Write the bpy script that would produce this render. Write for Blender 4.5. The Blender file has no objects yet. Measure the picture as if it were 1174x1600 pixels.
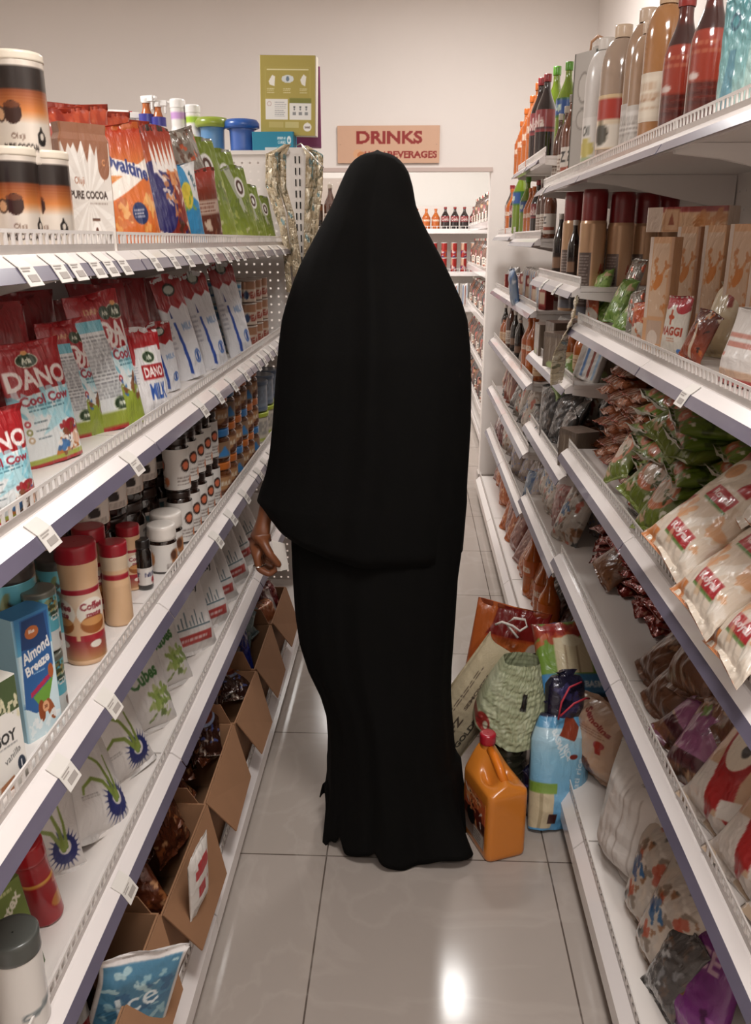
import bpy, math, random
import numpy as np
from mathutils import Vector, Euler
PI = math.pi
S = bpy.context.scene
COL = S.collection
rng = np.random.default_rng(7)
random.seed(7)

# ---------------------------------------------------------------- camera
FPX = 1320.0                       # focal length in pixels of the 1174x1600 frame
PITCH = math.atan(425 / FPX)
YAW = math.atan(58 / math.hypot(FPX, 425))
CAMZ = 1.6
cam = bpy.data.cameras.new('camera')
cam.sensor_fit = 'VERTICAL'
cam.sensor_height = 36.0
cam.lens = FPX * 36.0 / 1600
cam.clip_start = 0.02
camo = bpy.data.objects.new('camera', cam)
COL.objects.link(camo)
camo.location = (0, 0, CAMZ)
camo.rotation_euler = (PI / 2 - PITCH, 0, YAW)
S.camera = camo

# ---------------------------------------------------------------- light
w = bpy.data.worlds.new('world')
S.world = w
w.use_nodes = True
w.node_tree.nodes['Background'].inputs[0].default_value = (1.0, .93, .88, 1)
w.node_tree.nodes['Background'].inputs[1].default_value = 0.035


def area(name, loc, size, power, col=(1, .92, .84), rot=(0, 0, 0), spread=None):
    l = bpy.data.lights.new(name, 'AREA')
    l.shape = 'RECTANGLE'
    l.size, l.size_y = size
    l.energy = power
    l.color = col
    if spread: l.spread = spread
    o = bpy.data.objects.new(name, l)
    COL.objects.link(o)
    o.location = loc
    o.rotation_euler = rot
    return o


# flush ceiling fittings of the shop aisle and of the drinks room behind the doorway
area('ceiling_light_aisle', (0.25, .6, 2.97), (.55, .55), 40, (1, .975, .95))
area('ceiling_light_far', (0.22, 4.2, 2.97), (.34, .34), 24, (1, .975, .95))
area('ceiling_light_behind', (0.0, -1.2, 2.97), (.6, .6), 26, (1, .975, .95))
area('ceiling_light_left_aisle', (-2.0, 3.0, 2.97), (.6, .6), 46, (1, .975, .95))
area('ceiling_light_drinks', (-.2, 7.4, 2.9), (1.2, 1.6), 95, (1, .98, .96))
S.view_settings.view_transform = 'Standard'
S.view_settings.look = 'None'
S.view_settings.gamma = 1
S.view_settings.use_curve_mapping = False
S.view_settings.exposure = 0.0

# ---------------------------------------------------------------- camera geometry used to size things
_cy, _sy, _cp, _sp = math.cos(YAW), math.sin(YAW), math.cos(PITCH), math.sin(PITCH)
FW = np.array([-_sy * _cp, _cy * _cp, -_sp])
RT = np.array([_cy, _sy, 0.])
UP = np.cross(RT, FW)
C0 = np.array([0, 0, CAMZ])


def ray(x, y): return FW + RT * (x - 587) / FPX + UP * (800 - y) / FPX
def onX(x, y, X): d = ray(x, y); return C0 + d * (X / d[0])
def onY(x, y, Y): d = ray(x, y); return C0 + d * (Y / d[1])
def onZ(x, y, Z): d = ray(x, y); return C0 + d * ((Z - CAMZ) / d[2])


# ---------------------------------------------------------------- materials
def hx(s):
    s = s.lstrip('#')
    if len(s) == 3: s = ''.join(q * 2 for q in s)
    return tuple(int(s[i:i + 2], 16) / 255 for i in (0, 2, 4))


def lin(c): return tuple((x / 12.92 if x <= .04045 else ((x + .055) / 1.055) ** 2.4) for x in c)


def newmat(name):
    m = bpy.data.materials.new(name)
    m.use_nodes = True
    nt = m.node_tree
    return m, nt, nt.nodes['Principled BSDF']


def plain(name, c, rough=.5, metal=0, spec=.5, bump=0, bscale=60, var=0, coat=0, trans=0, emit=0, alpha=1, ior=1.45):
    m, nt, b = newmat(name)
    c = lin(hx(c)) if isinstance(c, str) else c
    b.inputs['Base Color'].default_value = (*c, 1)
    b.inputs['Roughness'].default_value = rough
    b.inputs['Metallic'].default_value = metal
    b.inputs['Specular IOR Level'].default_value = spec
    b.inputs['Coat Weight'].default_value = coat
    b.inputs['Transmission Weight'].default_value = trans
    b.inputs['IOR'].default_value = ior
    b.inputs['Alpha'].default_value = alpha
    if emit:
        b.inputs['Emission Color'].default_value = (*c, 1)
        b.inputs['Emission Strength'].default_value = emit
    tc = nt.nodes.new('ShaderNodeTexCoord')
    n = nt.nodes.new('ShaderNodeTexNoise')
    n.inputs['Scale'].default_value = bscale
    n.inputs['Detail'].default_value = 4
    nt.links.new(tc.outputs['Object'], n.inputs['Vector'])
    if var:
        mx = nt.nodes.new('ShaderNodeMix'); mx.data_type = 'RGBA'
        mx.inputs[6].default_value = (*[v * (1 - var) for v in c], 1)
        mx.inputs[7].default_value = (*[min(1, v * (1 + var)) for v in c], 1)
        nt.links.new(n.outputs['Fac'], mx.inputs[0]); nt.links.new(mx.outputs[2], b.inputs['Base Color'])
    bp = nt.nodes.new('ShaderNodeBump')
    bp.inputs['Strength'].default_value = max(bump, .02)
    bp.inputs['Distance'].default_value = .002
    nt.links.new(n.outputs['Fac'], bp.inputs['Height'])
    nt.links.new(bp.outputs['Normal'], b.inputs['Normal'])
    return m


def painted(name, rough, metal=0, coat=0, bump=.1, bscale=30, stretch=(1, 1, 1), trans=0, spec=.5):
    """product surface: printed colours come from the 'Col' attribute, film creases from noise"""
    m, nt, b = newmat(name)
    a = nt.nodes.new('ShaderNodeVertexColor'); a.layer_name = 'Col'
    nt.links.new(a.outputs['Color'], b.inputs['Base Color'])
    b.inputs['Roughness'].default_value = rough
    b.inputs['Metallic'].default_value = metal
    b.inputs['Coat Weight'].default_value = coat
    b.inputs['Coat Roughness'].default_value = .12
    b.inputs['Specular IOR Level'].default_value = spec
    b.inputs['Transmission Weight'].default_value = trans
    tc = nt.nodes.new('ShaderNodeTexCoord')
    mp = nt.nodes.new('ShaderNodeMapping')
    mp.inputs['Scale'].default_value = stretch
    n = nt.nodes.new('ShaderNodeTexNoise')
    n.inputs['Scale'].default_value = bscale
    n.inputs['Detail'].default_value = 3
    n.inputs['Distortion'].default_value = 1.2
    bp = nt.nodes.new('ShaderNodeBump')
    bp.inputs['Strength'].default_value = bump
    bp.inputs['Distance'].default_value = .006
    nt.links.new(tc.outputs['Object'], mp.inputs[0]); nt.links.new(mp.outputs[0], n.inputs['Vector'])
    nt.links.new(n.outputs['Fac'], bp.inputs['Height']); nt.links.new(bp.outputs['Normal'], b.inputs['Normal'])
    return m


M = dict(
    film=painted('film', .30, coat=.45, bump=.75, bscale=26, stretch=(1, 1, .6)),
    foil=painted('foil', .24, metal=.25, coat=.7, bump=1.0, bscale=34, stretch=(1, 1, .7)),
    matte=painted('matte_film', .48, coat=.1, bump=.5, bscale=22),
    board=painted('board', .5, bump=.06, bscale=40),
    plastic=painted('plastic', .28, coat=.25, bump=.04, bscale=20),
    liquid=painted('liquid', .12, coat=.8, bump=.05, bscale=20, trans=.25),
    metal_p=painted('printed_tin', .3, metal=.35, coat=.4, bump=.05),
    cloth_p=painted('woven_sack', .6, bump=.3, bscale=90),
)
M['white_metal'] = plain('white_metal', '#e2dad4', .38, spec=.5, coat=.15)
M['rail'] = plain('rail_white', '#e6dedb', .22, coat=.5)
M['strip'] = plain('ticket_strip', '#625c6c', .28, coat=.4, var=.3, bscale=7)
M['fence'] = plain('riser_plastic', '#dcd5d0', .25, coat=.3)
M['fence_band'] = plain('riser_band', '#b3aaa4', .22, coat=.3, var=.12, bscale=25)
M['clear'] = plain('clear_riser', '#d8d2ce', .15, alpha=.35)
M['paper'] = plain('paper_tag', '#d9d3cc', .6)
M['ink'] = plain('ink', '#a39b95', .7)
M['dark'] = plain('dark_void', '#1a1715', .8)
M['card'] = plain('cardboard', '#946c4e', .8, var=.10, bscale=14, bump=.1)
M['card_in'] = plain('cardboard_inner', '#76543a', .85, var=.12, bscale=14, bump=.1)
M['black'] = plain('black_cloth', '#0a0908', .88, spec=.14, var=.2, bscale=200, bump=.15)
M['skin'] = plain('skin', '#6f4026', .42, var=.18, bscale=40, bump=.15)
M['silver'] = plain('silver', '#d8d4cc', .18, metal=1)
M['wallp'] = plain('wall_paint', '#ece4de', .75, var=.02, bscale=3, bump=.05)
M['wallw'] = plain('wall_bright', '#f1ede8', .8)
M['rope'] = plain('rope', '#e6dcd2', .6)
M['redrope'] = plain('red_string', '#b03040', .5)
M['hole'] = plain('black_plastic', '#181513', .5)
M['red_cap'] = plain('red_cap', '#b01c22', .35, coat=.2)
M['orange_pl'] = plain('orange_plastic', '#e07a1e', .38, var=.05, bscale=8, coat=.15)


# ---------------------------------------------------------------- object helpers
def obj(name, me, parent=None, mat=None, loc=(0, 0, 0), rot=(0, 0, 0), scale=None):
    o = bpy.data.objects.new(name, me)
    COL.objects.link(o)
    if parent: o.parent = parent
    o.location = loc; o.rotation_euler = rot
    if scale: o.scale = scale
    if mat and me is not None and not me.materials: me.materials.append(mat)
    return o


def tag(o, label, cat, group=None):
    o['label'] = label; o['category'] = cat
    if group: o['group'] = group
    return o


def thing(name, label, cat, loc=(0, 0, 0), rot=(0, 0, 0), group=None):
    o = obj(name, None, loc=loc, rot=rot)
    o.empty_display_size = .05
    return tag(o, label, cat, group)


def struct(o): o['kind'] = 'structure'; return o


class MB:
    def __init__(s): s.v = []; s.f = []
    def box(s, x0, x1, y0, y1, z0, z1):
        n = len(s.v)
        s.v += [(x, y, z) for z in (z0, z1) for y in (y0, y1) for x in (x0, x1)]
        s.f += [tuple(n + i for i in q) for q in ((0, 2, 3, 1), (4, 5, 7, 6), (0, 1, 5, 4), (2, 6, 7, 3), (0, 4, 6, 2), (1, 3, 7, 5))]
        return s
    def prism(s, yz, x0, x1):      # closed outline in (y,z), extruded along x
        n = len(s.v); k = len(yz)
        s.v += [(x0, y, z) for y, z in yz] + [(x1, y, z) for y, z in yz]
        s.f += [(n + i, n + (i + 1) % k, n + k + (i + 1) % k, n + k + i) for i in range(k)]
        s.f += [tuple(n + i for i in range(k))[::-1], tuple(n + k + i for i in range(k))]
        return s
    def slab(s, pts, d):           # polygon with thickness d (a vector)
        n = len(s.v); k = len(pts)
        s.v += [tuple(p) for p in pts] + [tuple(np.array(p) + np.array(d)) for p in pts]
        s.f += [(n + i, n + (i + 1) % k, n + k + (i + 1) % k, n + k + i) for i in range(k)]
        s.f += [tuple(n + i for i in range(k))[::-1], tuple(n + k + i for i in range(k))]
        return s
    def tube(s, pts, r, sides=8):
        pts = [Vector(p) for p in pts]
        n0 = len(s.v)
        for i, p in enumerate(pts):
            t = (pts[min(i + 1, len(pts) - 1)] - pts[max(i - 1, 0)]).normalized()
            a = t.cross(Vector((0, 0, 1)))
            if a.length < .1: a = t.cross(Vector((1, 0, 0)))
            a.normalize(); b = t.cross(a)
            rr = r[i] if hasattr(r, '__len__') else r
            for k in range(sides):
                q = 2 * PI * k / sides
                s.v.append(tuple(p + a * math.cos(q) * rr + b * math.sin(q) * rr))
        for i in range(len(pts) - 1):
            for k in range(sides):
                s.f.append((n0 + i * sides + k, n0 + i * sides + (k + 1) % sides, n0 + (i + 1) * sides + (k + 1) % sides, n0 + (i + 1) * sides + k))
        s.f.append(tuple(n0 + k for k in range(sides))[::-1])
        s.f.append(tuple(n0 + (len(pts) - 1) * sides + k for k in range(sides)))
        return s
    def mesh(s, name, mat, smooth=False, bevel=0):
        me = bpy.data.meshes.new(name)
        me.from_pydata(s.v, [], s.f)
        me.materials.append(mat)
        if bevel:
            import bmesh
            bm = bmesh.new(); bm.from_mesh(me)
            bmesh.ops.remove_doubles(bm, verts=bm.verts, dist=1e-6)
            bmesh.ops.bevel(bm, geom=list(bm.edges), offset=bevel, segments=2, affect='EDGES', profile=.5)
            bm.to_mesh(me); bm.free()
        if smooth: me.polygons.foreach_set('use_smooth', [True] * len(me.polygons))
        me.validate(); me.update()
        return me
    def build(s, name, mat, parent=None, smooth=False, bevel=0, **k):
        return obj(name, s.mesh(name, mat, smooth, bevel), parent, **k)


# ---------------------------------------------------------------- printed designs
_tm = {}


def tmask(txt, bold=True):
    k = (txt, bold)
    if k in _tm: return _tm[k]
    cu = bpy.data.curves.new('t', 'FONT'); cu.body = txt; cu.size = 1; cu.offset = .036 if bold else .005
    cu.resolution_u = 3
    o = bpy.data.objects.new('t', cu); COL.objects.link(o)
    dg = bpy.context.evaluated_depsgraph_get()
    me = bpy.data.meshes.new_from_object(o.evaluated_get(dg))
    me.calc_loop_triangles()
    v = np.array([q.co[:2] for q in me.vertices])
    R = 44
    mn = v.min(0); mx = v.max(0)
    Wp = max(4, int((mx[0] - mn[0]) * R)); Hp = max(4, int((mx[1] - mn[1]) * R))
    g = np.zeros((Hp, Wp), bool)
    p = (v - mn) * R
    for t in me.loop_triangles:
        a, b, c = (p[i] for i in t.vertices)
        x0 = max(0, int(min(a[0], b[0], c[0]))); x1 = min(Wp, int(max(a[0], b[0], c[0])) + 2)
        y0 = max(0, int(min(a[1], b[1], c[1]))); y1 = min(Hp, int(max(a[1], b[1], c[1])) + 2)
        if x1 <= x0 or y1 <= y0: continue
        X, Y = np.meshgrid(np.arange(x0, x1) + .5, np.arange(y0, y1) + .5)
        d = (b[0] - a[0]) * (c[1] - a[1]) - (b[1] - a[1]) * (c[0] - a[0])
        if abs(d) < 1e-9: continue
        w0 = ((b[0] - X) * (c[1] - Y) - (b[1] - Y) * (c[0] - X)) / d
        w1 = ((c[0] - X) * (a[1] - Y) - (c[1] - Y) * (a[0] - X)) / d
        g[y0:y1, x0:x1] |= (w0 >= 0) & (w1 >= 0) & (w0 + w1 <= 1)
    bpy.data.objects.remove(o); bpy.data.curves.remove(cu); bpy.data.meshes.remove(me)
    _tm[k] = g
    return g


class Cv:
    """a printed sheet, u 0..1 to the right, v 0..1 upwards, W x H metres"""
    def __init__(s, n, W, H, bg='#ffffff', ss=3):
        s.ss = ss; s.asp = W / H; s.W = W; s.H = H
        s.nu = n; s.nv = max(6, int(n * H / W))
        s.p = np.zeros((s.nv * ss, s.nu * ss, 3)); s.p[:] = hx(bg)
        s.U, s.V = np.meshgrid((np.arange(s.nu * ss) + .5) / (s.nu * ss), (np.arange(s.nv * ss) + .5) / (s.nv * ss))
    def put(s, m, c, a=1.0):
        c = np.array(hx(c) if isinstance(c, str) else c)
        s.p[m] = s.p[m] * (1 - a) + c * a
        return s
    def rect(s, a, b, c, d, col, al=1): return s.put((s.U > a) & (s.U < c) & (s.V > b) & (s.V < d), col, al)
    def ell(s, x, y, rx, ry, col, al=1, ang=0):
        X = (s.U - x) * s.asp; Y = s.V - y; q = math.radians(ang)
        X, Y = X * math.cos(q) + Y * math.sin(q), -X * math.sin(q) + Y * math.cos(q)
        return s.put((X / (rx * s.asp)) ** 2 + (Y / ry) ** 2 < 1, col, al)
    def poly(s, pts, col, al=1):
        m = np.zeros(s.U.shape, bool); k = len(pts)
        for i in range(k):
            (x0, y0), (x1, y1) = pts[i], pts[(i + 1) % k]
            if y0 == y1: continue
            c = ((y0 > s.V) != (y1 > s.V)) & (s.U < (x1 - x0) * (s.V - y0) / (y1 - y0) + x0)
            m ^= c
        return s.put(m, col, al)
    def grad(s, v0, c0, v1, c1, u0=0, u1=1):
        a, b = np.array(hx(c0)), np.array(hx(c1))
        m = (s.V >= v0) & (s.V <= v1) & (s.U >= u0) & (s.U <= u1)
        t = ((s.V - v0) / (v1 - v0))[..., None]
        s.p[m] = (a * (1 - t) + b * t)[m]
        return s
    def text(s, txt, x, y, h, col, wd=None, ang=0, bold=True, shear=0):
        g = tmask(txt, bold); gh, gw = g.shape
        wd_m = (wd * s.asp) if wd else h * gw / gh
        X = (s.U - x) * s.asp; Y = s.V - y; q = math.radians(ang)
        X, Y = X * math.cos(q) + Y * math.sin(q), -X * math.sin(q) + Y * math.cos(q)
        X = X - shear * Y
        i = ((X / wd_m + .5) * gw).astype(int); j = ((Y / h + .5) * gh).astype(int)
        ok = (i >= 0) & (i < gw) & (j >= 0) & (j < gh)
        m = np.zeros(s.U.shape, bool); m[ok] = g[j[ok], i[ok]]
        return s.put(m, col)
    def rows(s, a, b, c, d, n, col, al=.8, seed=0):
        r = np.random.default_rng(seed)
        for k in range(n):
            y = b + (d - b) * (k + .5) / n; hh = (d - b) / n * .24
            x = a
            end = c - (c - a) * r.uniform(0, .25)
            while x < end:
                l = (c - a) * r.uniform(.04, .14)
                s.rect(x, y - hh, min(x + l, end), y + hh, col, al); x += l + (c - a) * .025
        return s
    def blobs(s, n, cols, a=0, b=0, c=1, d=1, sz=.05, seed=0, al=.9):
        """irregular printed shapes and pieces seen through the film"""
        r = np.random.default_rng(seed)
        if sz < .12: n, sz = int(n * 2.2), sz * .72
        for k in range(n):
            q = sz * r.uniform(.35, 1.5)
            x, y, e = r.uniform(a, c), r.uniform(b, d), r.uniform(.35, 1.6)
            X = (s.U - x) * s.asp; Y = s.V - y; t = r.uniform(0, PI); p1, p2 = r.uniform(0, 6.28, 2)
            X, Y = X * math.cos(t) + Y * math.sin(t), -X * math.sin(t) + Y * math.cos(t)
            ph = np.arctan2(Y / e, X)
            rad = 1 + .38 * np.sin(2 * ph + p1) + .26 * np.sin(3 * ph + p2) + .16 * np.sin(5 * ph + p1 * 2)
            s.put(np.hypot(X, Y / e) < q * s.asp * np.clip(rad, .15, 2), cols[int(r.integers(len(cols)))], al)
        return s
    def get(s):
        k = s.ss
        return s.p.reshape(s.nv, k, s.nu, k, 3).mean((1, 3))


def solid(c, n=24, W=1, H=1): return Cv(n, W, H, c, 1)


def resample(A, nv, nu):
    j = np.clip(((np.arange(nv) + .5) / nv * A.shape[0]).astype(int), 0, A.shape[0] - 1)
    i = np.clip(((np.arange(nu) + .5) / nu * A.shape[1]).astype(int), 0, A.shape[1] - 1)
    return A[j][:, i]


def gmesh(name, parts, mat, smooth=True):
    """parts: list of (P[R,C,3], Colour[R,C,3], wrap)"""
    Vs, Cs, Fs = [], [], []
    n = 0
    for P, Cc, wrap in parts:
        R, Cn = P.shape[:2]
        idx = np.arange(R * Cn).reshape(R, Cn) + n
        if wrap: idx = np.concatenate([idx, idx[:, :1]], 1)
        f = np.stack([idx[:-1, :-1], idx[:-1, 1:], idx[1:, 1:], idx[1:, :-1]], -1).reshape(-1, 4)
        Vs.append(P.reshape(-1, 3)); Cs.append(Cc.reshape(-1, 3)); Fs.append(f); n += R * Cn
    V = np.concatenate(Vs); Cc = np.clip(np.concatenate(Cs), 0, 1); F = np.concatenate(Fs)
    me = bpy.data.meshes.new(name)
    me.vertices.add(len(V)); me.vertices.foreach_set('co', V.astype(np.float32).ravel())
    me.loops.add(F.size); me.loops.foreach_set('vertex_index', F.astype(np.int32).ravel())
    me.polygons.add(len(F)); me.polygons.foreach_set('loop_start', np.arange(0, F.size, 4, dtype=np.int32))
    me.polygons.foreach_set('use_smooth', np.full(len(F), smooth))
    ca = me.color_attributes.new('Col', 'BYTE_COLOR', 'POINT')
    ca.data.foreach_set('color_srgb', np.concatenate([Cc, np.ones((len(Cc), 1))], 1).astype(np.float32).ravel())
    me.materials.append(mat)
    me.update(calc_edges=True)
    return me


def creases(U, V, seed, n=7, lo=2, hi=7):
    r = np.random.default_rng(seed); d = np.zeros(U.shape)
    for k in range(n):
        a = r.uniform(-1, 1) * PI; f = r.uniform(lo, hi); ph = r.uniform(0, 6.28)
        x = U * math.cos(a) * f + V * math.sin(a) * f + .25 * np.sin(5 * V + ph) + .2 * np.sin(6 * U + ph * 2)
        d += (1 - 2 * np.abs(((x + ph) % 1) - .5) * 2) * r.uniform(.4, 1) / f
    return d / n * 3


def bag(name, w, h, t, front, back=None, kind='pillow', seed=0, mat='film', crease=1.0, slump=0, seal=.04, tuck=.8):
    """soft pack standing on its base at z=0, front facing -y"""
    A = front.get(); nv, nf = A.shape[:2]
    B = (back or front).get(); nb = max(12, nf // 2)
    B = resample(B, nv, nb)
    v = np.linspace(0, 1, nv)
    uf = np.linspace(0, 1, nf); ub = np.linspace(1, 0, nb + 2)[1:-1]
    u = np.concatenate([uf, ub]); side = np.concatenate([np.full(nf, -1.), np.full(nb, 1.)])
    U, V = np.meshgrid(u, v); SD = np.broadcast_to(side, U.shape)
    if kind == 'pillow':
        env = np.clip(np.minimum((V - seal) / .22, (1 - seal - V) / .22), 0, 1)
        env = np.sin(env * PI / 2) ** .7
        sh = 1 - .10 * env
    elif kind == 'stand':
        env = np.clip((1 - seal - V) / .62, 0, 1) ** .75 * np.clip(.72 + V * 1.6, 0, 1)
        sh = 1 - .05 * env
    elif kind == 'brick':
        env = np.clip((1 - V) / .16, 0, 1) ** .6 * np.clip(V / .03 + .75, 0, 1); sh = 1 - .02 * env
    else:   # knot: gathered neck
        env = np.clip(np.minimum(.6 + V * 2.5, (1.02 - V) / .3), 0.1, 1) ** .8
        sh = .35 + .65 * np.clip((1.0 - V) / .3, 0, 1) ** .5
        sh = np.where(V > .9, .35 + (V - .9) * 3, sh)
    s = np.abs(2 * U - 1)
    lens = np.clip(1 - s ** (2.2 if kind != 'brick' else 9), 0, 1) ** (.55 if kind != 'brick' else .3)
    y = SD * t / 2 * lens * env
    x = (U - .5) * w * sh
    z = V * h
    d = creases(U + 3 * (SD > 0), V * h / w, seed) * crease * .046 * min(w, .25)
    d2 = creases(U * 2, V * h / w * .5, seed + 5, lo=4, hi=11) * crease * .030 * min(w, .25)
    amp = (.5 + .8 * np.abs(2 * V - 1) ** 2) * lens
    y = y + SD * (d + d2) * amp
    # rippled seals
    ends = np.clip((np.abs(2 * V - 1) - .86) / .14, 0, 1)
    if kind in ('stand', 'brick', 'knot'): ends = np.where(V < .5, 0, ends)
    y += ends * t * .16 * np.sin(U * 9 + seed) * (.5 + .5 * np.sin(U * 3 + seed * 2))
    z = z + ends * .02 * h * np.sin(U * 5 + seed) - .012 * h * s * ends
    if slump: y += slump * h * (V ** 2); z -= abs(slump) * h * .3 * V ** 3
    P = np.stack([x, y, z], -1)
    parts = [(P, np.concatenate([A, B[:, ::-1]], 1), True)]
    # close the base
    c = P[0].mean(0)
    base = np.stack([P[0], np.broadcast_to(c, P[0].shape)])
    parts.append((base[::-1], np.broadcast_to(A[0, 0], base.shape), True))
    top = P[-1]; c2 = top.mean(0)
    tp = np.stack([top, np.broadcast_to(c2, top.shape)])
    parts.append((tp, np.broadcast_to(A[-1, 0], tp.shape), True))
    return gmesh(name, parts, M[mat])


def dense(prof, step):
    out = [prof[0]]
    for a, b in zip(prof[:-1], prof[1:]):
        L = math.hypot(a[0] - b[0], a[1] - b[1]); k = max(1, int(L / step))
        for i in range(1, k + 1): out.append((a[0] + (b[0] - a[0]) * i / k, a[1] + (b[1] - a[1]) * i / k))
    return out


def lathe(name, prof, cv, mat='plastic', nu=None, step=None, ridge=0):
    """round body; the sheet wraps once around with its middle facing -y; v follows the height"""
    A = cv.get() if isinstance(cv, Cv) else None
    if A is None: A = np.broadcast_to(np.array(hx(cv)), (2, 2, 3)); nu = nu or 28
    nu = nu or A.shape[1]
    z0 = min(p[1] for p in prof); z1 = max(p[1] for p in prof); H = z1 - z0
    if isinstance(cv, Cv): step = step or H / A.shape[0]
    pr = dense(prof, step or H / 6)
    pr = np.array(pr)
    th = np.arange(nu) / nu * 2 * PI
    R = pr[:, 0][:, None]
    if ridge: R = R * (1 + ridge * np.cos(th * 14)[None])
    X = -R * np.sin(th)[None]; Y = R * np.cos(th)[None]; Z = np.broadcast_to(pr[:, 1][:, None], X.shape)
    j = np.clip(((pr[:, 1] - z0) / H * A.shape[0]).astype(int), 0, A.shape[0] - 1)
    Cc = A[j][:, np.clip((np.arange(nu) / nu * A.shape[1]).astype(int), 0, A.shape[1] - 1)]
    return gmesh(name, [(np.stack([X, Y, Z], -1), Cc, True)], M[mat])


def carton(name, w, d, h, front, side=None, top='#ddd', mat='board', r=.004, prof=None, n=None, bulge=0):
    """box-shaped pack (rounded rectangle), front facing -y"""
    A = front.get() if isinstance(front, Cv) else np.broadcast_to(np.array(hx(front)), (4, 4, 3))
    B = side.get() if isinstance(side, Cv) else (np.broadcast_to(np.array(hx(side)), (4, 4, 3)) if side else A)
    n = n or A.shape[1]
    nd = max(3, int(n * d / w))
    xs = np.linspace(-1, 1, n); ds = np.linspace(-1, 1, nd)
    hw, hd = w / 2, d / 2
    pts, fac = [], []
    for q in xs: pts.append((q * (hw - r), -hd)); fac.append((0, (q + 1) / 2))
    for q in ds: pts.append((hw, q * (hd - r))); fac.append((1, (q + 1) / 2))
    for q in xs[::-1][::max(1, n // 8)]: pts.append((q * (hw - r), hd)); fac.append((0, (1 - (q + 1) / 2)))
    for q in ds[::-1]: pts.append((-hw, q * (hd - r))); fac.append((1, 1 - (q + 1) / 2))
    pts = np.array(pts)
    prof = prof or [(.001, 0), (1, 0), (1, h), (.001, h)]
    pr = np.array(dense(prof, h / max(6, A.shape[0])) if prof else 0)
    sc = pr[:, 0][:, None]
    flat = pr[:, 0] < .999
    X = pts[:, 0][None] * sc; Y = pts[:, 1][None] * sc
    if bulge:
        vv = np.sin(np.clip(pr[:, 1] / h, 0, 1) * PI)[:, None]
        Y = Y * (1 + bulge * vv * (1 - (pts[:, 0] / hw)[None] ** 2))
    Z = np.broadcast_to(pr[:, 1][:, None], X.shape)
    v = pr[:, 1] / max(p[1] for p in prof)
    Cc = np.zeros(X.shape + (3,))
    for k, (f, u) in enumerate(fac):
        T = A if f == 0 else B
        j = np.clip((v * T.shape[0]).astype(int), 0, T.shape[0] - 1)
        Cc[:, k] = T[j, min(T.shape[1] - 1, int(u * T.shape[1]))]
    if top and len(prof) == 4: Cc[(v > .99) & flat] = hx(top)
    return gmesh(name, [(np.stack([X, Y, Z], -1), Cc, True)], M[mat], smooth=False)


# ---------------------------------------------------------------- kinds and placing
K = {}


def kind(key, name, cat, dims, parts):
    """parts: [(part_name, mesh, [(subpart_name, mesh)...])...]; one part -> the thing is that mesh"""
    K[key] = dict(name=name, cat=cat, dims=dims, parts=parts)


def place(key, loc, rz=0, label='', group=None, rx=0, ry=0, s=(1, 1, 1), cat=None, name=None):
    k = K[key]
    if not hasattr(s, '__len__'): s = (s, s, s)
    rot = (rx, ry, rz)
    nm = name or k['name']
    if len(k['parts']) == 1:
        o = obj(nm, k['parts'][0][1], loc=loc, rot=rot, scale=s)
    else:
        o = obj(nm, None, loc=loc, rot=rot, scale=s); o.empty_display_size = .05
        for p in k['parts']:
            q = obj(p[0], p[1], o)
            if len(p) > 2:
                for sp in p[2]: obj(sp[0], sp[1], q)
    return tag(o, label, cat or k['cat'], group)


def proj(P):
    v = np.asarray(P) - C0
    d = v @ FW
    return np.stack([587 + FPX * (v @ RT) / d, 800 - FPX * (v @ UP) / d], -1)


def outline(k):
    w, t, h = k['dims']
    if w == t:
        a = np.arange(12) / 12 * 2 * PI
        return np.array([(w / 2 * math.cos(q), w / 2 * math.sin(q), z) for z in (0, h * .9) for q in a] + [(0, 0, h)])
    x, y = w / 2 * .96, t / 2
    return np.array([(sx * x, sy * y * f, z) for sx in (-1, 1) for sy in (-1, 1) for z, f in ((.02 * h, .3), (.5 * h, .5), (.98 * h, .1))] + [(0, -y, h * .3), (0, y, h * .3), (0, -y * .6, h * .7)])


def fit(key, X, box, z0, rz, label, group=None, rx=0, ry=0, dz=0, name=None, cat=None, zs=None, lim=(.5, 1.9), asp=.86):
    """stand a pack at depth X so that it has the size it shows in the frame region box=(l, r, top, bottom); z0 = surface it stands on"""
    xl, xr, yt, yb = box
    k = K[key]
    w_, t_k = k['dims'][0], k['dims'][1]
    pts = outline(k)
    R_ = np.array(Euler((rx, ry, rz)).to_matrix())
    xc = (xl + xr) / 2
    P = onX(xc, (yt + yb) / 2, X)
    Y, sx, sz = P[1], 1.0, 1.0
    zb = z0 if z0 is not None else onX(xc, yb, X)[2]
    for it in range(60):
        q = (pts * (sx, sx, sz)) @ R_.T + (X, Y, 0)
        q[:, 2] += zb - q[:, 2].min()
        p = proj(q)
        l, r_, t_, b_ = p[:, 0].min(), p[:, 0].max(), p[:, 1].min(), p[:, 1].max()
        dep = (q.mean(0) - C0) @ FW
        e = onX(xc, (t_ + b_) / 2, X)[1] - onX((l + r_) / 2, (t_ + b_) / 2, X)[1]
        Y += .5 * e
        sx = min(max(sx * ((xr - xl) / (r_ - l)) ** .5, lim[0]), lim[1])
        if z0 is not None: f = max(.2, 1 + (t_ - yt) / max(20, (b_ - t_)))
        else:
            f = (yb - yt) / (b_ - t_); zb += ((t_ + b_) - (yt + yb)) / 2 / FPX * dep * .5
        sz = min(max(sz * f ** .5, lim[0]), lim[1])
        sx = max(sx, sz * (asp if w_ == t_k else asp * .72))
    q = (pts * (sx, sx, sz)) @ R_.T
    return place(key, (X, Y, zb - q[:, 2].min()), rz, label, group, rx, ry, (sx, sx, sz), cat, name)


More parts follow.
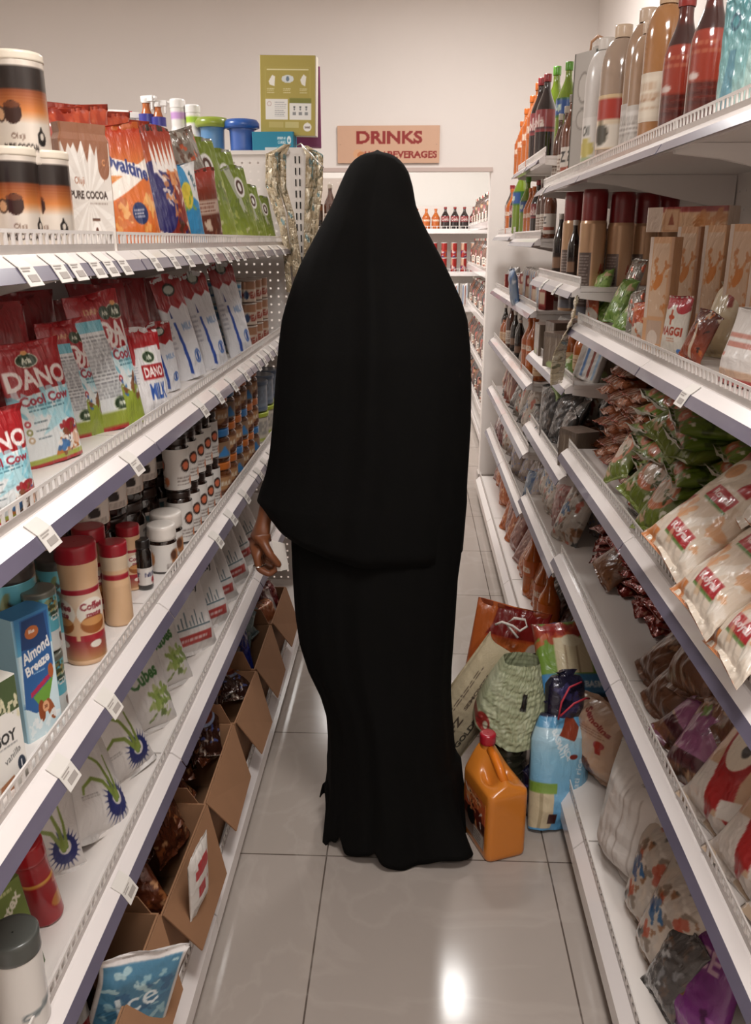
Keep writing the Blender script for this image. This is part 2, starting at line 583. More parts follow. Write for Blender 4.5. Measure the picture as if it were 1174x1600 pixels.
ORD = ['first', 'second', 'third', 'fourth', 'fifth', 'sixth', 'seventh', 'eighth', 'ninth', 'tenth', 'eleventh', 'twelfth', 'thirteenth', 'fourteenth', 'fifteenth', 'sixteenth', 'seventeenth', 'eighteenth', 'nineteenth', 'twentieth']
LF, RF = PI / 2, -PI / 2     # facing of packs on the left and on the right shelves
# ================================================================ the room
def tiles():
    m, nt, b = newmat('floor_tiles')
    tc = nt.nodes.new('ShaderNodeTexCoord')
    mp = nt.nodes.new('ShaderNodeMapping')
    mp.inputs['Location'].default_value = (.213, -1.90 + .6 * 4, 0)
    br = nt.nodes.new('ShaderNodeTexBrick')
    br.offset = 0; br.squash = 1
    br.inputs['Scale'].default_value = 1
    br.inputs['Brick Width'].default_value = .6; br.inputs['Row Height'].default_value = .6
    br.inputs['Mortar Size'].default_value = .0022; br.inputs['Mortar Smooth'].default_value = .1
    br.inputs['Color1'].default_value = (*lin(hx('#a79c94')), 1)
    br.inputs['Color2'].default_value = (*lin(hx('#a3988f')), 1)
    br.inputs['Mortar'].default_value = (*lin(hx('#5b5049')), 1)
    nt.links.new(tc.outputs['Object'], mp.inputs[0]); nt.links.new(mp.outputs[0], br.inputs['Vector'])
    # faint marbling of the porcelain
    n1 = nt.nodes.new('ShaderNodeTexNoise'); n1.inputs['Scale'].default_value = 1.7; n1.inputs['Detail'].default_value = 6; n1.inputs['Distortion'].default_value = 2.2
    rp = nt.nodes.new('ShaderNodeValToRGB')
    rp.color_ramp.elements[0].position = .46; rp.color_ramp.elements[0].color = (0, 0, 0, 1)
    rp.color_ramp.elements[1].position = .50; rp.color_ramp.elements[1].color = (1, 1, 1, 1)
    e = rp.color_ramp.elements.new(.54); e.color = (0, 0, 0, 1)
    nt.links.new(tc.outputs['Object'], n1.inputs['Vector']); nt.links.new(n1.outputs['Fac'], rp.inputs[0])
    mu = nt.nodes.new('ShaderNodeMath'); mu.operation = 'MULTIPLY'; mu.inputs[1].default_value = .16
    nt.links.new(rp.outputs[0], mu.inputs[0])
    mx = nt.nodes.new('ShaderNodeMix'); mx.data_type = 'RGBA'
    nt.links.new(mu.outputs[0], mx.inputs[0]); nt.links.new(br.outputs['Color'], mx.inputs[6])
    mx.inputs[7].default_value = (*lin(hx('#c3b8b0')), 1)
    nt.links.new(mx.outputs[2], b.inputs['Base Color'])
    b.inputs['Roughness'].default_value = .16
    b.inputs['Specular IOR Level'].default_value = .36
    n2 = nt.nodes.new('ShaderNodeTexNoise'); n2.inputs['Scale'].default_value = 5
    mr = nt.nodes.new('ShaderNodeMapRange'); mr.inputs[3].default_value = .08; mr.inputs[4].default_value = .17
    nt.links.new(tc.outputs['Object'], n2.inputs['Vector']); nt.links.new(n2.outputs['Fac'], mr.inputs[0]); nt.links.new(mr.outputs[0], b.inputs['Roughness'])
    return m


WY = 5.53         # the wall with the doorway
DX0, DX1, DZ = -.80, .471, 2.0
XL, XR = -3.2, 1.05
struct(MB().box(XL - .1, XR + .1, -2.6, 10.1, -.06, 0).build('floor', tiles()))
struct(MB().box(XL - .1, XR + .1, -2.6, WY + .1, 3.0, 3.08).build('ceiling', M['wallw']))
struct(MB().box(XR, XR + .1, -2.6, WY, 0, 3.0).build('wall_right', M['wallp']))
struct(MB().box(XL - .1, XL, -2.6, WY, 0, 3.0).build('wall_left', M['wallp']))
struct(MB().box(XL, XR, -2.7, -2.6, 0, 3.0).build('wall_front', M['wallp']))
b = MB().box(XL, DX0, WY, WY + .12, 0, 3.0).box(DX1, XR + .1, WY, WY + .12, 0, 3.0).box(DX0, DX1, WY, WY + .12, DZ, 3.0)
struct(b.build('wall_back', M['wallp']))
# boxed frame edge of the opening and the return wall that carries it
struct(MB().box(DX0, DX1 + .008, WY - .012, WY, DZ - .005, DZ + .018).build('trim_1', plain('door_head_paint', '#c9b6ae', .6)))
struct(MB().box(DX1 + .002, .60, WY - .018, WY, 0, .10).box(DX1 - .01, DX1, WY - .018, WY + .12, 0, .10).build('baseboard_back', plain('skirting', '#b9afa9', .4)))
# drinks room
struct(MB().box(-1.5, -1.4, WY + .12, 10.0, 0, 2.95).build('wall_drinks_left', M['wallw']))
struct(MB().box(1.10, 1.2, WY + .12, 10.0, 0, 2.95).build('wall_drinks_right', M['wallw']))
struct(MB().box(-1.5, 1.2, 9.9, 10.0, 0, 2.95).build('wall_drinks_back', M['wallw']))
struct(MB().box(-1.5, 1.2, WY + .12, 10.0, 2.95, 3.0).build('ceiling_drinks', M['wallw']))


# ================================================================ shelving
def perf_panel(w, z0, z1, y, step=.05, hole=.007, th=.004):
    """perforated back panel: real square holes, in the x-z plane"""
    def cuts(a, b):
        n = max(1, int((b - a) / step)); c = [a]
        off = (b - a - (n - 1) * step) / 2
        for i in range(n): c += [a + off + i * step - hole / 2, a + off + i * step + hole / 2]
        return c + [b]
    xs, zs = cuts(0, w), cuts(z0, z1)
    nx, nz = len(xs), len(zs)
    v = [(x, y, z) for z in zs for x in xs]
    f = []
    for j in range(nz - 1):
        for i in range(nx - 1):
            if i % 2 == 1 and j % 2 == 1: continue
            q = j * nx + i
            f.append((q, q + 1, q + nx + 1, q + nx))
    me = bpy.data.meshes.new('back_panel'); me.from_pydata(v, [], f); me.materials.append(M['white_metal'])
    return me


def riser_mesh(L, B):
    m = MB()
    y0 = .030
    m.box(0, L, y0 - .0015, y0 + .0015, B + .058, B + .063)
    n = int(L / .021)
    for i in range(n + 1):
        x = min(L - .006, i * L / n)
        m.box(x, x + .006, y0 - .0015, y0 + .0015, B + .043, B + .058)
    k = len(m.f)
    m.box(0, L, y0 - .0012, y0 + .0012, B + .026, B + .043)
    me = m.mesh('riser', M['fence'])
    me.materials.append(M['fence_band'])
    for p in me.polygons:
        if p.index >= k: p.material_index = 1
    return me


def shelf(root, L, B, D, tags=(), yoff=0, brk=True, riser=True):
    """one shelf of a bay, B = underside of its ticket rail; local x along the bay, y into the shelf"""
    sh = MB().box(.002, L - .002, yoff + .03, D, B + .018, B + .03).build('shelf', M['white_metal'], root)
    MB().prism([(yoff + .007, B + .002), (yoff + .005, B + .016), (yoff + .024, B + .031), (yoff + .032, B + .031), (yoff + .032, B + .004)], .0015, L - .0015).build('ticket_rail', M['rail'], sh)
    MB().prism([(yoff + .0045, B + .0165), (yoff - .0065, B - .002), (yoff - .004, B - .003), (yoff + .007, B + .0150)], .003, L - .003).build('ticket_strip', M['strip'], sh)
    if riser:
        r = obj('riser', riser_mesh(L, B), sh, loc=(0, yoff, 0))
    if brk:
        for x in (.004, L - .007):
            pts = [(yoff + .03, B + .017), (D, B + .017), (D, B - .07), (D - .06, B - .07), (yoff + .12, B - .012), (yoff + .03, B - .002)]
            MB().prism(pts, x, x + .003).build('bracket', M['white_metal'], sh)
    for x in tags:
        t = MB().slab([(x, yoff + .0035, B + .0165), (x + .042, yoff + .0035, B + .0165), (x + .042, yoff + .021, B + .0305), (x, yoff + .021, B + .0305)], (0, -.0006, .0008))
        t.slab([(x, yoff - .0105, B - .007), (x + .042, yoff - .0105, B - .007), (x + .042, yoff + .0035, B + .0170), (x, yoff + .0035, B + .0170)], (0, -.0008, .0006))
        pt = t.build('price_tag', M['paper'], sh)
        i = MB()
        for (a, b_, t0, t1) in ((.004, .030, .86, .93), (.004, .024, .72, .79), (.010, .036, .2, .55)):
            q = lambda t: (yoff - .0105 + .014 * t - .0012, B - .007 + .024 * t + .0009)
            i.slab([(x + a, *q(t0)), (x + b_, *q(t0)), (x + b_, *q(t1)), (x + a, *q(t1))], (0, -.0002, .00015))
        i.build('printing', M['ink'], pt) if False else i.build('tag_printing', M['ink'], sh)
    return sh


def bay(name, label, side, y0, y1, shelves, D=.42, base_out=.05, top=1.70, tags={}, base=True, x=.486, norm=None, group=None):
    """one shelving bay. side -1: left of the aisle, +1: right of the aisle"""
    L = y1 - y0
    if side < 0: loc, rz = (-x, y0, 0), PI / 2
    else: loc, rz = (x, y1, 0), -PI / 2
    root = thing(name, label, 'shelving', loc, (0, 0, rz), group)
    D = D
    obj('back_panel', perf_panel(L, .1, top, D + .004), root)
    MB().box(0, L, D + .001, D + .006, top, top + .012).build('top_cap', M['white_metal'], root)
    for xx in (0.0, L - .02): MB().box(xx, xx + .02, D + .005, D + .03, 0, top).build('upright', M['white_metal'], root)
    for i, B in enumerate(shelves):
        shelf(root, L, B, D, tags.get(i, ()))
    if base:
        o = -base_out
        bd = MB().box(0.002, L - .002, o + .03, D, .112, .124).build('base_deck', M['white_metal'], root)
        MB().prism([(o, .052), (o, .098), (o + .026, .124), (o + .032, .124), (o + .032, .06), (o + .006, .052)], .0015, L - .0015).build('ticket_rail', M['rail'], bd)
        obj('riser', riser_mesh(L, .092), bd, loc=(0, o - .004, 0))
        MB().box(0.002, L - .002, o + .026, o + .030, .0, .112).build('kick_plate', plain('kick_plate', '#8e8680', .5) if 'kick' not in M else M['kick'], root)
    return root


M['kick'] = plain('kick_plate', '#8e8680', .45)
LZ = dict(L1=1.551, L2=1.212, L3=.860, L4=.505)
LS = list(LZ.values())
tg = lambda *a: tuple(a)
bay('shelving_bay', 'white metal shelving bay nearest the camera on the left, holding cocoa tins and milk powder', -1, .57, 1.57, LS,
    tags={0: tg(.50, .60, .66, .74, .80, .87), 1: tg(.46, .84), 2: tg(.43, .62), 3: (.6,)})
bay('shelving_bay', 'second shelving bay from the camera on the left, with white milk bags and spread jars', -1, 1.572, 2.572, LS,
    tags={0: tg(.05, .18, .3, .43, .56, .7, .8, .9), 1: tg(.35, .52, .7, .88), 2: tg(.42, .60, .8)})
bay('shelving_bay', 'white metal shelving bay on the left, farthest from the camera, beside the person', -1, 2.574, 3.56, LS,
    tags={0: tg(.1, .3, .5, .7), 1: tg(.08, .2, .32, .44, .6, .75), 2: tg(.05, .18, .3, .42, .6)})
# perforated end panel that closes the left row, with its slotted post
e = thing('end_panel', 'perforated white metal end panel with a slotted post closing the left row', 'panel', (-.93, 3.575, 0))
obj('panel', perf_panel(.44, .1, 1.92, 0, step=.032, hole=.008), e)
MB().box(-.0, .44, -.006, .03, 1.92, 1.935).build('top_rail', M['white_metal'], e)
p = MB().box(.44, .505, -.004, .03, 0, 1.945).build('slotted_post', M['white_metal'], e)
sl = MB()
for i in range(46):
    z = 1.90 - i * .042
    for xx in (.462, .478): sl.box(xx, xx + .005, -.0055, -.0035, z - .013, z + .013)
sl.build('slots', M['dark'], e)
MB().box(-.62, .5, .03, .42, 1.905, 1.93).build('top_shelf', M['white_metal'], e)

# right of the aisle: bays of .9 m whose shelves step from bay to bay
RZ = [1.765, 1.325, .925, .560]
bay('shelving_bay', 'white shelving bay nearest the camera on the right, oil bottles on its top shelf', 1, .92, 1.835, RZ, D=.46, tags={1: (.3,)}, top=2.02)
bay('shelving_bay', 'white metal shelving bay on the right, second from the camera, with red-capped spray cans', 1, 1.837, 2.70, RZ, D=.46, top=2.02)
bay('shelving_bay', 'white metal shelving bay on the right, third from the camera, with dark sauce bottles', 1, 2.702, 3.60, [1.765, 1.43, 1.13, .83, .50], D=.46, tags={0: (.2,), 1: (.3, .6)}, top=2.02)
bay('shelving_bay', 'right-hand shelving bay second from the back wall, with orange and green soda bottles', 1, 3.602, 4.50, [1.885, 1.575, 1.29, .99, .69, .42], D=.46, tags={0: (.03, .5)}, top=2.02)
bay('shelving_bay', 'white metal shelving bay on the right standing against the back wall', 1, 4.502, 5.38, [1.60, 1.29, .99, .69, .42], D=.46, top=1.95)

# ================================================================ the sign over the doorway
sg = Cv(190, .61, .212, '#d2a88c', 2)
sg.text('DRINKS', .51, .70, .33, '#8e1f1a', wd=.64)
sg.text('HOL', .345, .24, .17, '#a4322a', wd=.15)
sg.text('/', .455, .24, .17, '#a4322a')
sg.text('BEVERAGES', .735, .24, .19, '#8e1f1a', wd=.48)
sg.ell(.2, .25, .045, .13, '#dca57c', .8); sg.ell(.235, .22, .04, .1, '#c06a34', .6)
for q in (.03, .97): sg.ell(q, .5, .006, .016, '#a08070')
so = obj('drinks_sign', carton('drinks_sign', .615, .012, .208, sg, '#c39b80', '#c39b80', r=.001), loc=(-.153, WY - .012, 2.043))
tag(so, 'orange-beige DRINKS sign with dark red lettering on the wall above the doorway', 'sign')
# ================================================================ pack designs
def tin_cv(n=150):
    c = Cv(n, .28, .15, '#d8cdc0', 2)
    c.grad(.52, '#c87a3c', .72, '#7a3a1c').grad(.40, '#d8cdc0', .52, '#c87a3c').rect(0, .72, 1, .93, '#2a211d')
    for k in range(7): c.rect(.0, .58 + k * .02, 1, .588 + k * .02, '#b0714a', .35)
    for x in (.40, .9):
        c.ell(x, .50, .055, .11, '#3a2018').ell(x, .57, .05, .03, '#6a3a22').ell(x - .07, .48, .03, .075, '#4a352a').ell(x - .07, .48, .022, .055, '#c99a72')
        c.ell(x + .16, .26, .03, .075, '#1c1614').poly([(x + .135, .28), (x + .16, .38), (x + .185, .28)], '#1c1614').ell(x + .163, .28, .013, .035, '#d8cdc0')
        c.text('Oluji', x + .02, .27, .07, '#5a3a2c', bold=False).text('PURE COCOA', x + .03, .17, .075, '#2c221e', wd=.2)
    return c


def cyl(key, name, cat, d, h, cv, lid, lidh=.08, mat='metal_p', lidname='lid', r0=.96, lidr=1.0):
    r = d / 2
    bh = h * (1 - lidh)
    body = lathe('body', [(.001, 0), (r * r0, 0), (r, h * .012), (r, bh), (r * .94, bh), (.001, bh)], cv, mat)
    l = lathe(lidname, [(r * .9 * lidr, bh - .002), (r * 1.03 * lidr, bh), (r * 1.03 * lidr, h * .985), (r * .97 * lidr, h), (.001, h - .001)], lid, 'plastic', 40)
    kind(key, name, cat, (d, d, h), [('body', body), (lidname, l)])


cyl('tin', 'cocoa_tin', 'tin', .09, .15, tin_cv(), '#d9cdbb')

c = Cv(90, .14, .2, '#cfc6bd')
for k in range(15):
    a = k * PI / 7.5
    c.poly([(.5, .42), (.5 + 1.2 * math.cos(a), .42 + 1.2 * math.sin(a)), (.5 + 1.2 * math.cos(a + .17), .42 + 1.2 * math.sin(a + .17))], '#dcd5cd')
c.rect(0, .86, 1, 1, '#8a5a40')
for x, d in ((.08, .10), (.2, .06), (.33, .09), (.52, .16), (.68, .10), (.85, .30)): c.poly([(x - .1, .88), (x, .86 - d), (x + .1, .88)], '#8a5a40')
c.rect(.74, .70, .98, .88, '#8a5a40').ell(.86, .68, .12, .1, '#8a5a40').text('C', .86, .71, .05, '#c98a5c')
c.text('Oluji', .32, .56, .07, '#8a4a2a', bold=False).text('PURE COCOA', .5, .46, .06, '#33231c', wd=.78).rows(.5, .38, .95, .41, 1, '#8a7a70')
c.ell(.6, .17, .09, .08, '#e8e0d8').ell(.6, .18, .03, .03, '#5a3020').rect(.52, .26, .68, .28, '#5a3a2a')
cs = Cv(20, .05, .2, '#9a6a4c').rows(.1, .3, .9, .7, 8, '#6a4028', .5)
kind('cocoa_bag', 'cocoa_packet', 'packet', (.14, .05, .2), [('packet', carton('cocoa_packet', .14, .05, .2, c, cs, '#8a5a40', 'matte', prof=[(.001, 0), (1, 0), (1, .175), (.9, .185), (.94, .2), (.001, .2)]))])


def flex(key, name, w, h, t, cv, back='#b8aca0', kind_='pillow', mat='film', seed=0, crease=1, cat='packet', slump=0, n=24):
    bk = back if isinstance(back, Cv) else solid(back, n, w, h)
    kind(key, name, cat, (w, t, h), [('pack', bag(name, w, h, t, cv, bk, kind_, seed, mat, crease, slump))])


c = Cv(80, .18, .24, '#cf6a2c')
c.grad(.55, '#d98a3c', 1, '#a82c18').blobs(14, ['#e0a25a', '#c96a30', '#b45a28', '#e8b878'], .0, .02, 1, .45, .08, 3, .8)
c.poly([(0, .50), (1, .72), (1, .60), (.4, .46), (0, .38)], '#e9dfd4').poly([(0, .76), (1, .64), (1, .56), (0, .60)], '#ece2da')
c.text('Ovaltine', .5, .66, .12, '#2c3a78', wd=.92, ang=-12).ell(.55, .28, .17, .09, '#26335e').rows(.42, .24, .68, .32, 3, '#e8e0dc')
flex('ovaltine', 'malt_drink_pouch', .18, .24, .06, c, '#b85a2c', 'stand', 'film', 3)
c = Cv(70, .17, .24, '#7c2418')
c.grad(.6, '#c06a34', 1, '#8a2418').ell(.36, .42, .36, .30, '#2a2660').blobs(12, ['#d8a070', '#c98048', '#e8d8c8'], .5, .0, 1, .6, .07, 4, .8)
for k in range(6): c.poly([(.35 + k * .1, .62 + (k % 2) * .03), (.42 + k * .1, .88), (.47 + k * .1, .62)], '#e6ddd6')
c.blobs(10, ['#4a2a1c', '#2a2660', '#e0d8d0'], 0, 0, 1, .2, .06, 8)
flex('bourn', 'malt_drink_pouch', .17, .24, .06, c, '#3a2a24', 'stand', 'film', 5)
c = Cv(40, .16, .2, '#a43a22').blobs(16, ['#c05030', '#8a2416', '#d08058'], sz=.09, seed=5)
flex('redpouch', 'red_pouch', .16, .2, .05, c, '#8a2a1a', 'pillow', 'film', 8, 1.6)
c = Cv(50, .12, .16, '#3a86b4').ell(.5, .62, .2, .16, '#d8c24a').blobs(8, ['#7a9a3a', '#c8b040'], .3, .4, .7, .7, .06, 2).poly([(.55, 1), (1, 1), (1, .5), (.7, .6)], '#dcdad8').text('MILK', .8, .78, .08, '#3a5a68', ang=-60)
flex('bluepalm', 'blue_pouch', .12, .16, .04, c, '#d8d4d0', 'pillow', 'film', 9)
c = Cv(40, .12, .16, '#5e2e20').grad(.6, '#6e3422', 1, '#9a2c20').rect(.1, .42, .9, .6, '#b8a090').rows(.15, .44, .85, .58, 3, '#6a3020').blobs(6, ['#8a5a40', '#c8b4a0'], 0, 0, 1, .3, .07, 2)
flex('brownpouch', 'brown_pouch', .12, .16, .04, c, '#5a3428', 'pillow', 'film', 10)
c = Cv(60, .15, .22, '#76882a').grad(0, '#94a044', .5, '#6a7c26').poly([(.2, 1), (.5, .4), (.62, .4), (.45, 1)], '#b4b8a4').blobs(14, ['#a4ac58', '#5a6a24', '#c2c09a'], 0, 0, 1, .6, .07, 7, .8)
c.ell(.62, .72, .17, .13, '#e8e6e2').ell(.62, .72, .12, .09, '#4a2a20').ell(.62, .72, .06, .055, '#e8e6e2')
flex('greenpouch', 'green_pouch', .15, .22, .05, c, '#8a8a7c', 'stand', 'film', 12, 1.3)


def bottle(key, name, d, h, body, cap, label=None, neck=.32, nk_h=.12, cap_h=.07, shoulder=.74, mat='liquid', lab=(.2, .55), cat='bottle', waist=0, n=48, capname='cap', sect=None, labmat='plastic'):
    r = d / 2
    zb = h * (1 - cap_h)
    z1, z2 = h * (shoulder - .20), h * min(shoulder + nk_h, 1 - cap_h - .02)
    pr = [(.001, 0), (r * .9, 0), (r, h * .02), (r, z1)]
    if waist: pr = [(.001, 0), (r * .88, 0), (r, h * .03), (r, h * .2), (r * (1 - waist), h * .32), (r, h * .46), (r, max(z1, h * .48))]
    if shoulder > .76:
        z1 = h * (shoulder - .14)
        for k in range(0, 11): a_ = k / 10 * PI / 2; pr.append((r * (neck + (1 - neck) * math.cos(a_)), z1 + (z2 - z1) * math.sin(a_)))
    else:
        for k in range(1, 11):
            t = k / 10
            pr.append((r * (neck + (1 - neck) * (.5 + .5 * math.cos(t * PI)) ** .95), z1 + (z2 - z1) * t ** .9))
    pr += [(r * neck, zb), (.001, zb)]
    bcv = body if isinstance(body, Cv) else body
    parts = [('bottle_body', lathe('bottle_body', pr, bcv, mat, n if not isinstance(bcv, Cv) else None, step=h / 30 if not isinstance(bcv, Cv) else None)),
             (capname, lathe(capname, [(r * neck * 1.15, zb - h * .015), (r * neck * 1.2, zb), (r * neck * 1.2, h), (.001, h)], cap, 'plastic', 24))]
    if label:
        if isinstance(label, tuple):
            lc = Cv(60, PI * d, h * (lab[1] - lab[0]), label[0], 2)
            for f in label[1:]: f(lc)
        else: lc = label
        rr = r * 1.012 * (1 - waist * .0)
        parts.append(('label', lathe('label', [(rr, h * lab[0]), (rr, h * lab[1])], lc, labmat)))
    kind(key, name, cat, (d, d, h), parts)


tx = lambda s_, x, y, h_, col, **k: (lambda c_: c_.text(s_, x, y, h_, col, **k))
rc = lambda *a: (lambda c_: c_.rect(*a))
rw = lambda *a: (lambda c_: c_.rows(*a))
el = lambda *a: (lambda c_: c_.ell(*a))
bottle('spray', 'spray_bottle', .07, .24, '#b4622e', '#e6e2de', ('#ded6d0', rc(0, .55, 1, 1, '#3a3a8c')), neck=.45, mat='plastic', lab=(.35, .72))
sp = K['spray']; hd = MB().box(-.012, .012, -.045, .02, .225, .25).box(-.008, .008, -.04, -.032, .19, .226).box(-.007, .007, -.058, -.045, .236, .247)
sp['parts'].append(('trigger', hd.mesh('trigger', plain('trigger_white', '#e4e0dc', .4), bevel=.002))); sp['dims'] = (.07, .07, .25)
hd = MB().box(-.02, .02, -.075, .03, .22, .255).prism([(-.05, .22), (-.042, .22), (-.034, .17), (-.042, .17)], -.006, .006)
K['spray2'] = dict(name='spray_bottle', cat='bottle', dims=(.09, .09, .255), parts=[(sp['parts'][0][0], lathe('bottle_body', [(.001, 0), (.035, 0), (.035, .12), (.014, .2), (.014, .225), (.001, .225)], '#dcd8d4', 'plastic', 24)), ('trigger', hd.mesh('trigger', plain('trigger_white2', '#e8e4e0', .4), bevel=.004)), ('nozzle', MB().box(-.010, .010, -.088, -.075, .232, .252).mesh('nozzle', M['red_cap']))])
for q, colr in (('tube_pink', '#c79ad0'), ('tube_green', '#a4c83c')):
    cv_ = Cv(40, .2, .2, '#e6e2de').rect(0, .74, 1, .88, colr)
    if q == 'tube_green': cv_.ell(.45, .3, .14, .2, '#86b030')
    K[q] = dict(name='white_bottle', cat='bottle', dims=(.06, .06, .2), parts=[('bottle_body', lathe('bottle_body', [(.001, 0), (.034, 0), (.034, .05), (.024, .10), (.026, .17), (.001, .172)], cv_, 'plastic')), ('cap', lathe('cap', [(.027, .168), (.027, .196), (.024, .2), (.001, .2)], '#e8e4e0', 'plastic', 24))])
for q, lc_, bc_ in (('tub_green', '#8a9a34', '#5a88b4'), ('tub_blue', '#2c5aa8', '#4a6ab0')):
    K[q] = dict(name='plastic_tub', cat='tub', dims=(.12, .12, .12), parts=[('tub', lathe('tub', [(.001, 0), (.040, 0), (.042, .08), (.05, .10), (.001, .1)], bc_, 'plastic', 32)), ('lid', lathe('lid', [(.05, .088), (.060, .092), (.06, .108), (.052, .12), (.02, .122), (.001, .12)], lc_, 'plastic', 32))])
c = Cv(120, .23, .31, '#a8984c')
c.rect(.08, .46, .92, .86, '#b4a55c', .5).rect(.1, .47, .9, .85, '#a8984c').rect(.12, .82, .88, .835, '#d8d0a0')
c.poly([(.15, .68), (.22, .76), (.27, .74), (.26, .62), (.17, .64)], '#e6e2d8').ell(.5, .71, .11, .05, '#d2d6d4').ell(.5, .71, .03, .03, '#6a7a88').poly([(.73, .70), (.79, .77), (.84, .74), (.82, .62), (.75, .65)], '#e6e2d8')
for x in (.2, .5, .8): c.rows(x - .08, .53, x + .08, .60, 3, '#e0daba')
c.rect(.09, .2, .5, .46, '#e2ded8').rect(.53, .2, .93, .46, '#e2ded8').rect(.53, .41, .93, .47, '#7a7a34').rows(.26, .23, .48, .43, 8, '#8a8a90').ell(.16, .40, .04, .03, '#b48a80').ell(.16, .40, .032, .024, '#e2ded8')
for x in (.62, .73, .84): c.ell(x, .36, .02, .014, '#6a6a6a').rect(x - .03, .26, x + .03, .3, '#8a8a8a').ell(x, .33, .015, .01, '#7a7a7a')
c.ell(.86, .11, .075, .055, '#e6e2dc').text('Seed', .86, .11, .03, '#6a5a50').rect(.15, .1, .42, .17, '#b8a866').rect(.45, .1, .7, .17, '#c0b478')
kind('olivebox', 'cereal_box', 'box', (.23, .05, .31), [('box', carton('cereal_box', .23, .05, .31, c, '#d8cfc0', '#a8984c'))])
kind('magentabox', 'magenta_box', 'box', (.2, .06, .31), [('box', carton('magenta_box', .2, .06, .31, '#7a3060', '#8a3868', '#7a3060', n=12))])
c = Cv(70, .2, .08, '#23809c').text('MINI', .72, .7, .13, '#dfe6e8', wd=.2).text('CUBES', .72, .5, .13, '#dfe6e8', wd=.2).ell(.9, .6, .05, .2, '#dfe6e8').ell(.9, .58, .02, .08, '#23809c').rows(.6, .2, .92, .3, 1, '#cfe0e4').rect(.3, 0, .6, .25, '#c8d0d0')
kind('tealbox', 'teal_box', 'box', (.2, .1, .08), [('box', carton('teal_box', .2, .1, .08, c, '#2a7c98', '#2c88a4'))])

# ---- milk powder bags
def dano(n=100, word2='Cool Cow'):
    c = Cv(n, .24, .30, '#d8dcdc')
    c.rect(0, .60, 1, 1, '#9c1c22').poly([(0, .56), (1, .62), (1, .66), (0, .60)], '#9c1c22')
    c.blobs(16, ['#8ac4d0', '#a8d4dc', '#c8e0e4', '#5fa8ba'], 0, .25, 1, .58, .10, 4, .75).poly([(.3, .25), (.8, .58), (1, .58), (1, .4)], '#8cc6d2', .6)
    c.ell(.42, .845, .17, .058, '#c8cdb8').ell(.42, .845, .155, .05, '#263a22').text('Arla', .42, .845, .05, '#dfe0d0').ell(.42, .905, .05, .018, '#d89858')
    c.text('DANO', .5, .705, .155, '#e6dcd8', wd=.92).text(word2, .52, .535, .075, '#9a2838', wd=.78).rows(.2, .44, .9, .50, 2, '#3a6a78')
    for k, cc in enumerate(('#b03038', '#8a8a50', '#b8a080')): c.ell(.14, .36 - k * .065, .04, .028, cc).ell(.14, .36 - k * .065, .018, .012, '#e4e0dc').rows(.22, .345 - k * .065, .45, .375 - k * .065, 1, '#5a6a70')
    c.rect(0, 0, 1, .07, '#98a040').poly([(.45, .06), (.55, .2), (.8, .22), (.9, .08)], '#b4713c').ell(.8, .24, .16, .09, '#9c2830').ell(.88, .17, .1, .06, '#d8b098').blobs(9, ['#e6e2dc', '#7a4a30', '#98282c', '#3a6aa0'], .55, .08, 1, .3, .05, 6).ell(.72, .17, .03, .03, '#ececec').ell(.72, .17, .013, .014, '#222')
    c.rect(0, 0, 1, .03, '#9c1c22')
    return c


bk = Cv(60, .24, .30, '#d4d6d6').rect(0, .8, 1, 1, '#9c1c22').text('DANO', .5, .86, .05, '#c8a070', wd=.4).rect(.1, .72, .9, .8, '#6ab0c0').rows(.12, .24, .9, .7, 18, '#5a5a5e', .7).rect(0, 0, 1, .14, '#8a9438').ell(.5, .19, .16, .055, '#c8cdb8').ell(.5, .19, .14, .045, '#263a22').text('Arla', .5, .19, .04, '#dfe0d0').rect(0, 0, 1, .03, '#9c1c22')
dback = bk
flex('dano', 'milk_powder_bag', .24, .30, .08, dano(), bk, 'stand', 'film', 21, 1.0)
# the same bag seen round its folded side: half back panel, half front
c = Cv(100, .24, .30, '#d4d6d6')
a = dano(); c.p[:] = a.p; half = c.U < .55
bb = np.array(resample(bk.get(), c.p.shape[0], c.p.shape[1])); c.p[half] = bb[half]
m = ~half; sft = np.roll(a.p, int(c.p.shape[1] * .45), axis=1); c.p[m] = sft[m]
c.rect(.55, 0, 1, .30, '#8a9838').blobs(6, ['#7a4a30', '#3a6aa0', '#d8dcd8'], .6, .2, .95, .38, .05, 3)
c.text('DA', .78, .66, .14, '#e6dcd8', wd=.36).ell(.66, .84, .1, .05, '#263a22').text('Arla', .66, .84, .035, '#d0d0c0')
flex('dano_side', 'milk_powder_bag', .24, .32, .09, c, bk, 'stand', 'film', 22, .9)
c = Cv(80, .18, .2, '#d6d2d2')
c.rect(0, .74, 1, 1, '#9c1c22').ell(.5, .72, .4, .16, '#9c1c22').poly([(.2, .55), (.3, .78), (.9, .8), (.95, .5)], '#d6d2d2')
c.ell(.58, .68, .16, .07, '#c8cdb8').ell(.58, .68, .145, .058, '#263a22').text('Arla', .58, .68, .055, '#dfe0d0').rect(.34, .44, .92, .60, '#9c1c22').text('DANO', .63, .52, .11, '#e8e0dc', wd=.48).text('MILK', .66, .31, .17, '#2c5098', wd=.42).rows(.02, .4, .28, .6, 7, '#8a8a90').rect(.05, .12, .1, .24, '#2c4098')
flex('dano_small', 'milk_powder_bag', .18, .2, .07, c, '#d0caca', 'stand', 'film', 25, 1.6)
